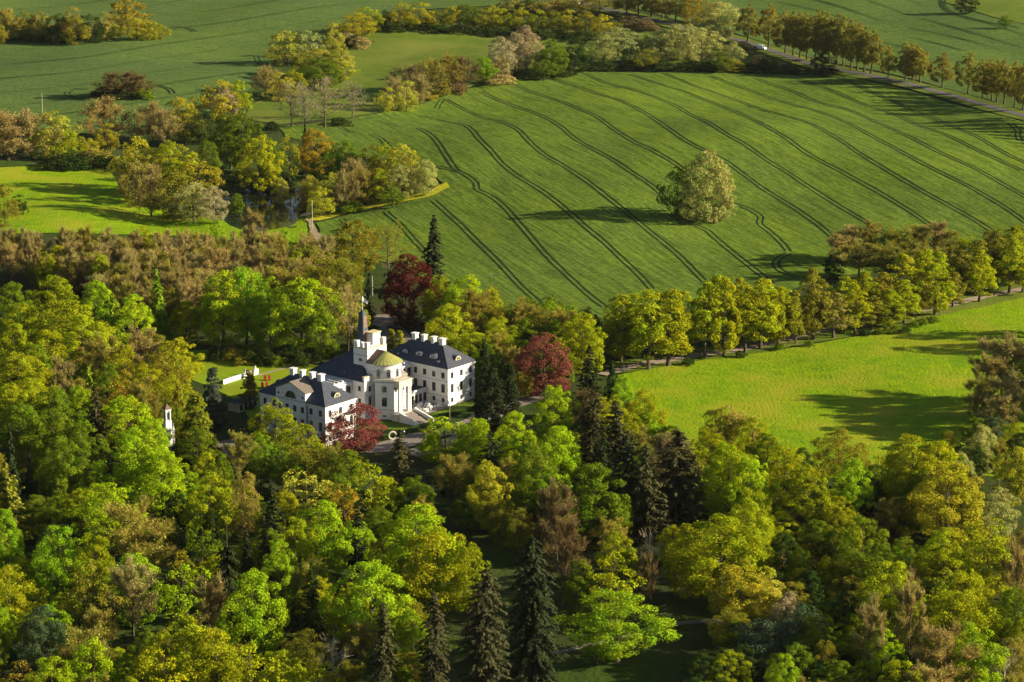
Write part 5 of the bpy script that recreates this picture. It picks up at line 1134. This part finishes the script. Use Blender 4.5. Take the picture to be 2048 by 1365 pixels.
def undergrowth(x, y):
    c = ['green','dark','green','olive','yg','bright','brownolive'][int(trng.integers(0, 7))]; k = {'brownolive':'T','olive':'F'}.get(c, 'B')
    plant(k, c, x, y, trng.uniform(9, 14), trng.uniform(7, 10), 'smaller trees filling the park wood',
        {'green':'smaller mid green tree filling a gap between the tall park trees','dark':'smaller dark green tree in the shade between the tall park trees','olive':'smaller dull olive tree in a gap between the tall park trees','yg':'smaller yellow green tree in a gap between the tall park trees',
         'bright':'smaller fresh green tree in a gap between the tall park trees','brownolive':'smaller brown budding tree in a gap between the tall park trees'}[c])
n2 = fill([(-60,690),(120,700),(330,800),(400,850),(470,910),(560,925),(560,1020),(480,1500),(-60,1500)], 12.5, undergrowth, 2.5)
n2 += fill([(560,960),(700,950),(800,960),(840,1010),(860,1120),(900,1250),(900,1500),(480,1500)], 12.5, undergrowth, 2.5)
n2 += fill([(1130,860),(1250,850),(1340,900),(1420,920),(1560,960),(1700,1010),(1900,960),(2080,900),(2120,1500),(1600,1500),(1560,1330),(1480,1180),(1330,1150),(1260,1050),(1130,1000)], 12.5, undergrowth, 2.5)
n2 += fill([(900,650),(1000,640),(1190,680),(1200,760),(1000,820),(960,800),(965,740)], 8.5, undergrowth, 1.0)
n2 += fill([(880,1000),(1130,990),(1260,1040),(1340,1090),(1320,1180),(1120,1190),(1010,1150),(900,1120)], 12, undergrowth, 1.5)
n2 += fill([(1500,1150),(1640,1120),(1760,1300),(1700,1480),(1380,1480),(1420,1330)], 11, undergrowth, .5)
def low_shrub(x, y):
    c = ['dark','green','olive','dark'][int(trng.integers(0, 4))]
    plant('U', c, x, y, trng.uniform(2.2, 4.5), trng.uniform(4, 7), 'bushes under the park trees',
        {'dark':'dark green bush growing under the park trees','green':'mid green bush growing under the park trees','olive':'olive bush growing under the park trees'}[c])
n3 = fill([(860,960),(960,900),(1130,900),(1200,1000),(1160,1080),(1060,1080),(980,1050),(900,1030)], 9, low_shrub, .5)
n3 += fill([(420,722),(520,735),(700,735),(705,700),(560,690),(430,700)], 5.5, low_shrub, 1.0)
n3 += fill([(300,790),(420,880),(470,930),(560,950),(420,960),(300,900)], 8, low_shrub, .5)
print('TREES', len(ROWS), n1, n2, n3)

# ------------------------------------------------------------- labels: look, then the nearest thing one can find, then place in the row
LM = [(735,760,'white house'),(325,850,'chapel'),(820,600,'dark copper beech'),(1090,760,'rust red copper beech'),(700,870,'purple leaved tree'),(520,400,'pond'),(1400,400,'lone pale willow'),(900,1250,'columnar spruces'),
      (1600,800,'bright meadow'),(460,740,'garden lawn'),(1480,690,'avenue path'),(1250,1270,'woodland path'),(1523,98,'white van'),(240,165,'bush island'),(60,1300,'bottom left corner'),(2000,1300,'bottom right corner'),
      (2030,850,'right picture edge'),(10,650,'left picture edge'),(1280,880,'dark cedar clump'),(1895,1000,'golden orange tree'),(831,1080,'huge lime green tree'),(110,60,'top left belt'),(880,90,'hillside pasture'),(1350,110,'roadside willows'),
      (100,1030,'sandy path'),(80,300,'green slope'),(1303,1120,'dead pale tree'),(640,200,'thin bare trees'),(1700,30,'top right field'),(1150,20,'top hedge')]
ORD = ['first','second','third','fourth','fifth','sixth','seventh','eighth','ninth','tenth','eleventh','twelfth','thirteenth','fourteenth','fifteenth','sixteenth','seventeenth','eighteenth','nineteenth','twentieth']
ORD += [t+'-'+u for t in ('twenty','thirty','forty','fifty') for u in ORD[:9]]; ORD[29:29] = ['thirtieth']; ORD[39:39] = ['fortieth']; ORD[49:49] = ['fiftieth']
buckets = {}
DROP = [(114.7,873.1),(-94.2,877.9),(-89.5,882.2),(-93.2,886.7),(-107.0,896.4),(-88.6,896.3),(-101.7,899.3),(-94.8,901.4),(-85.1,900.8),(-91.1,906.3),(-121.0,910.5),(-85.5,909.2),(-71.5,909.7),(-58.4,921.1),(-127.8,925.6),(-111.3,927.1),(-57.6,926.5),(-121.1,930.0),(-146.3,946.8),(-142.2,945.2),(-128.8,943.6),(-179.7,948.8),(-96.0,948.5),(-134.2,958.4),(-123.2,956.6),(-118.3,955.6),(-102.7,953.0),(-180.3,959.6),(-152.3,961.6),(-143.4,963.1),(-113.9,961.1),(-106.3,549.5),(-114.0,569.8),(-63.2,573.7),(-123.1,608.2),(-126.5,626.6),(-126.7,645.3),(-132.3,660.6),(-136.2,682.5),(-92.9,711.5),(-116.5,720.6),(-144.7,731.9),(-145.7,746.3),(-142.6,759.1),(-153.5,801.0),(-142.7,796.6),(-160.9,813.4),(-136.9,820.5),(-126.4,824.0),(-163.3,835.1),(-160.8,839.9),(-152.8,845.8),(-135.2,842.6),(-158.1,850.9),(-34.8,557.7),(79.3,549.5),(86.1,555.9),(98.6,556.6),(111.0,558.6),(121.7,606.0),(127.4,635.1),(104.5,697.4),(39.7,709.7),(59.1,707.0),(29.0,753.0),(-8.7,817.8),(16.4,836.4),(21.2,845.1),(14.7,849.1),(17.6,857.2),(24.6,862.7),(-5.3,864.9),(4.8,865.6),(-15.4,882.4),(-19.8,888.4),(13.1,675.8),(11.3,678.6),(-6.4,691.2),(-5.9,694.6),(3.1,695.1),(12.1,696.5),(1.9,704.4),(-8.6,716.0),(6.7,715.2),(15.8,713.8),(-7.6,721.9),(4.6,724.1),(-6.3,726.7),(4.3,730.6),(12.3,724.5),(-4.1,735.7),(-10.1,742.3)]
for r_ in ROWS:
    o, kind, col, x, y, h, wid, group, label, zone = r_
    if not label and any(abs(x-a) < .6 and abs(y-b) < .6 for a, b in DROP):      # wholly hidden behind others
        for ch in list(o.children): bpy.data.objects.remove(ch, do_unlink=True)
        bpy.data.objects.remove(o, do_unlink=True); continue
    cat = 'shrub' if kind == 'U' else 'tree'
    if label and group is None: tag(o, label, cat, group); continue
    u_, v_ = proj(x, y, float(H(x, y))+h*.6)
    if zone in ('road', 'verge', 'avenue front row', 'avenue rear row'):
        base = {'road':'bronze olive tree in the row along the country road','verge':'low bush on the verge below the avenue','avenue front row':'lime tree in the front row of the avenue','avenue rear row':'lime tree in the rear row of the avenue'}[zone]
    elif group and 'leafless' in group:
        part_ = 'left' if u_ < 200 else 'middle' if u_ < 430 else 'right'
        buckets.setdefault(f"{WORD[col]} {'bare' if kind == 'T' else 'leafy'} tree in the {'rear' if v_ < 540 else 'front'} {part_} brown wood", []).append((u_, o, cat, group+f' {part_}')); continue
    else:
        if zone: rel = 'in the '+zone if 'wood' in zone else 'at '+zone
        else:
            d, i = min((math.hypot(u_-a, (v_-b)*1.3), i) for i, (a, b, _) in enumerate(LM)); a, b, nm = LM[i]
            rel = ('beside the ' if d < 45 else ('left of the ' if u_ < a else 'right of the ') if abs(u_-a) > abs(v_-b)*1.1 else ('below the ' if v_ > b else 'above the '))+nm
        sh = ('smaller' if kind != 'U' else 'low bush') if group else SHAPE[kind]
        base = f"{WORD[col]} {sh}{'' if 'shrub' in sh or 'bush' in sh or 'spruce' in sh else ' tree'} {rel}".replace('bushy tree','bushy tree')
    buckets.setdefault(base, []).append((u_, o, cat, group))
for base, L_ in buckets.items():
    L_.sort(key=lambda t: t[0])
    for i, (u_, o, cat, group) in enumerate(L_):
        n = len(L_); lab = base if n == 1 else base+(', left of two', ', right of two')[i] if n == 2 else base+f', {ORD[i]} from the left'
        tag(o, lab, cat, group or (base+' group' if n > 1 else None))
# ============================================================= thin evening haze
hm = bpy.data.materials.new('thin_haze'); hm.use_nodes = True; t = hm.node_tree; t.nodes.clear()
pv = t.nodes.new('ShaderNodeVolumePrincipled'); pv.inputs['Color'].default_value = (.85,.90,1,1); pv.inputs['Density'].default_value = .000007; pv.inputs['Anisotropy'].default_value = .2
oo = t.nodes.new('ShaderNodeOutputMaterial'); t.links.new(pv.outputs[0], oo.inputs['Volume'])
tag(MB().box(-9100, 9100, -3100, 18100, -20, 400).obj('haze', hm), kind='stuff')
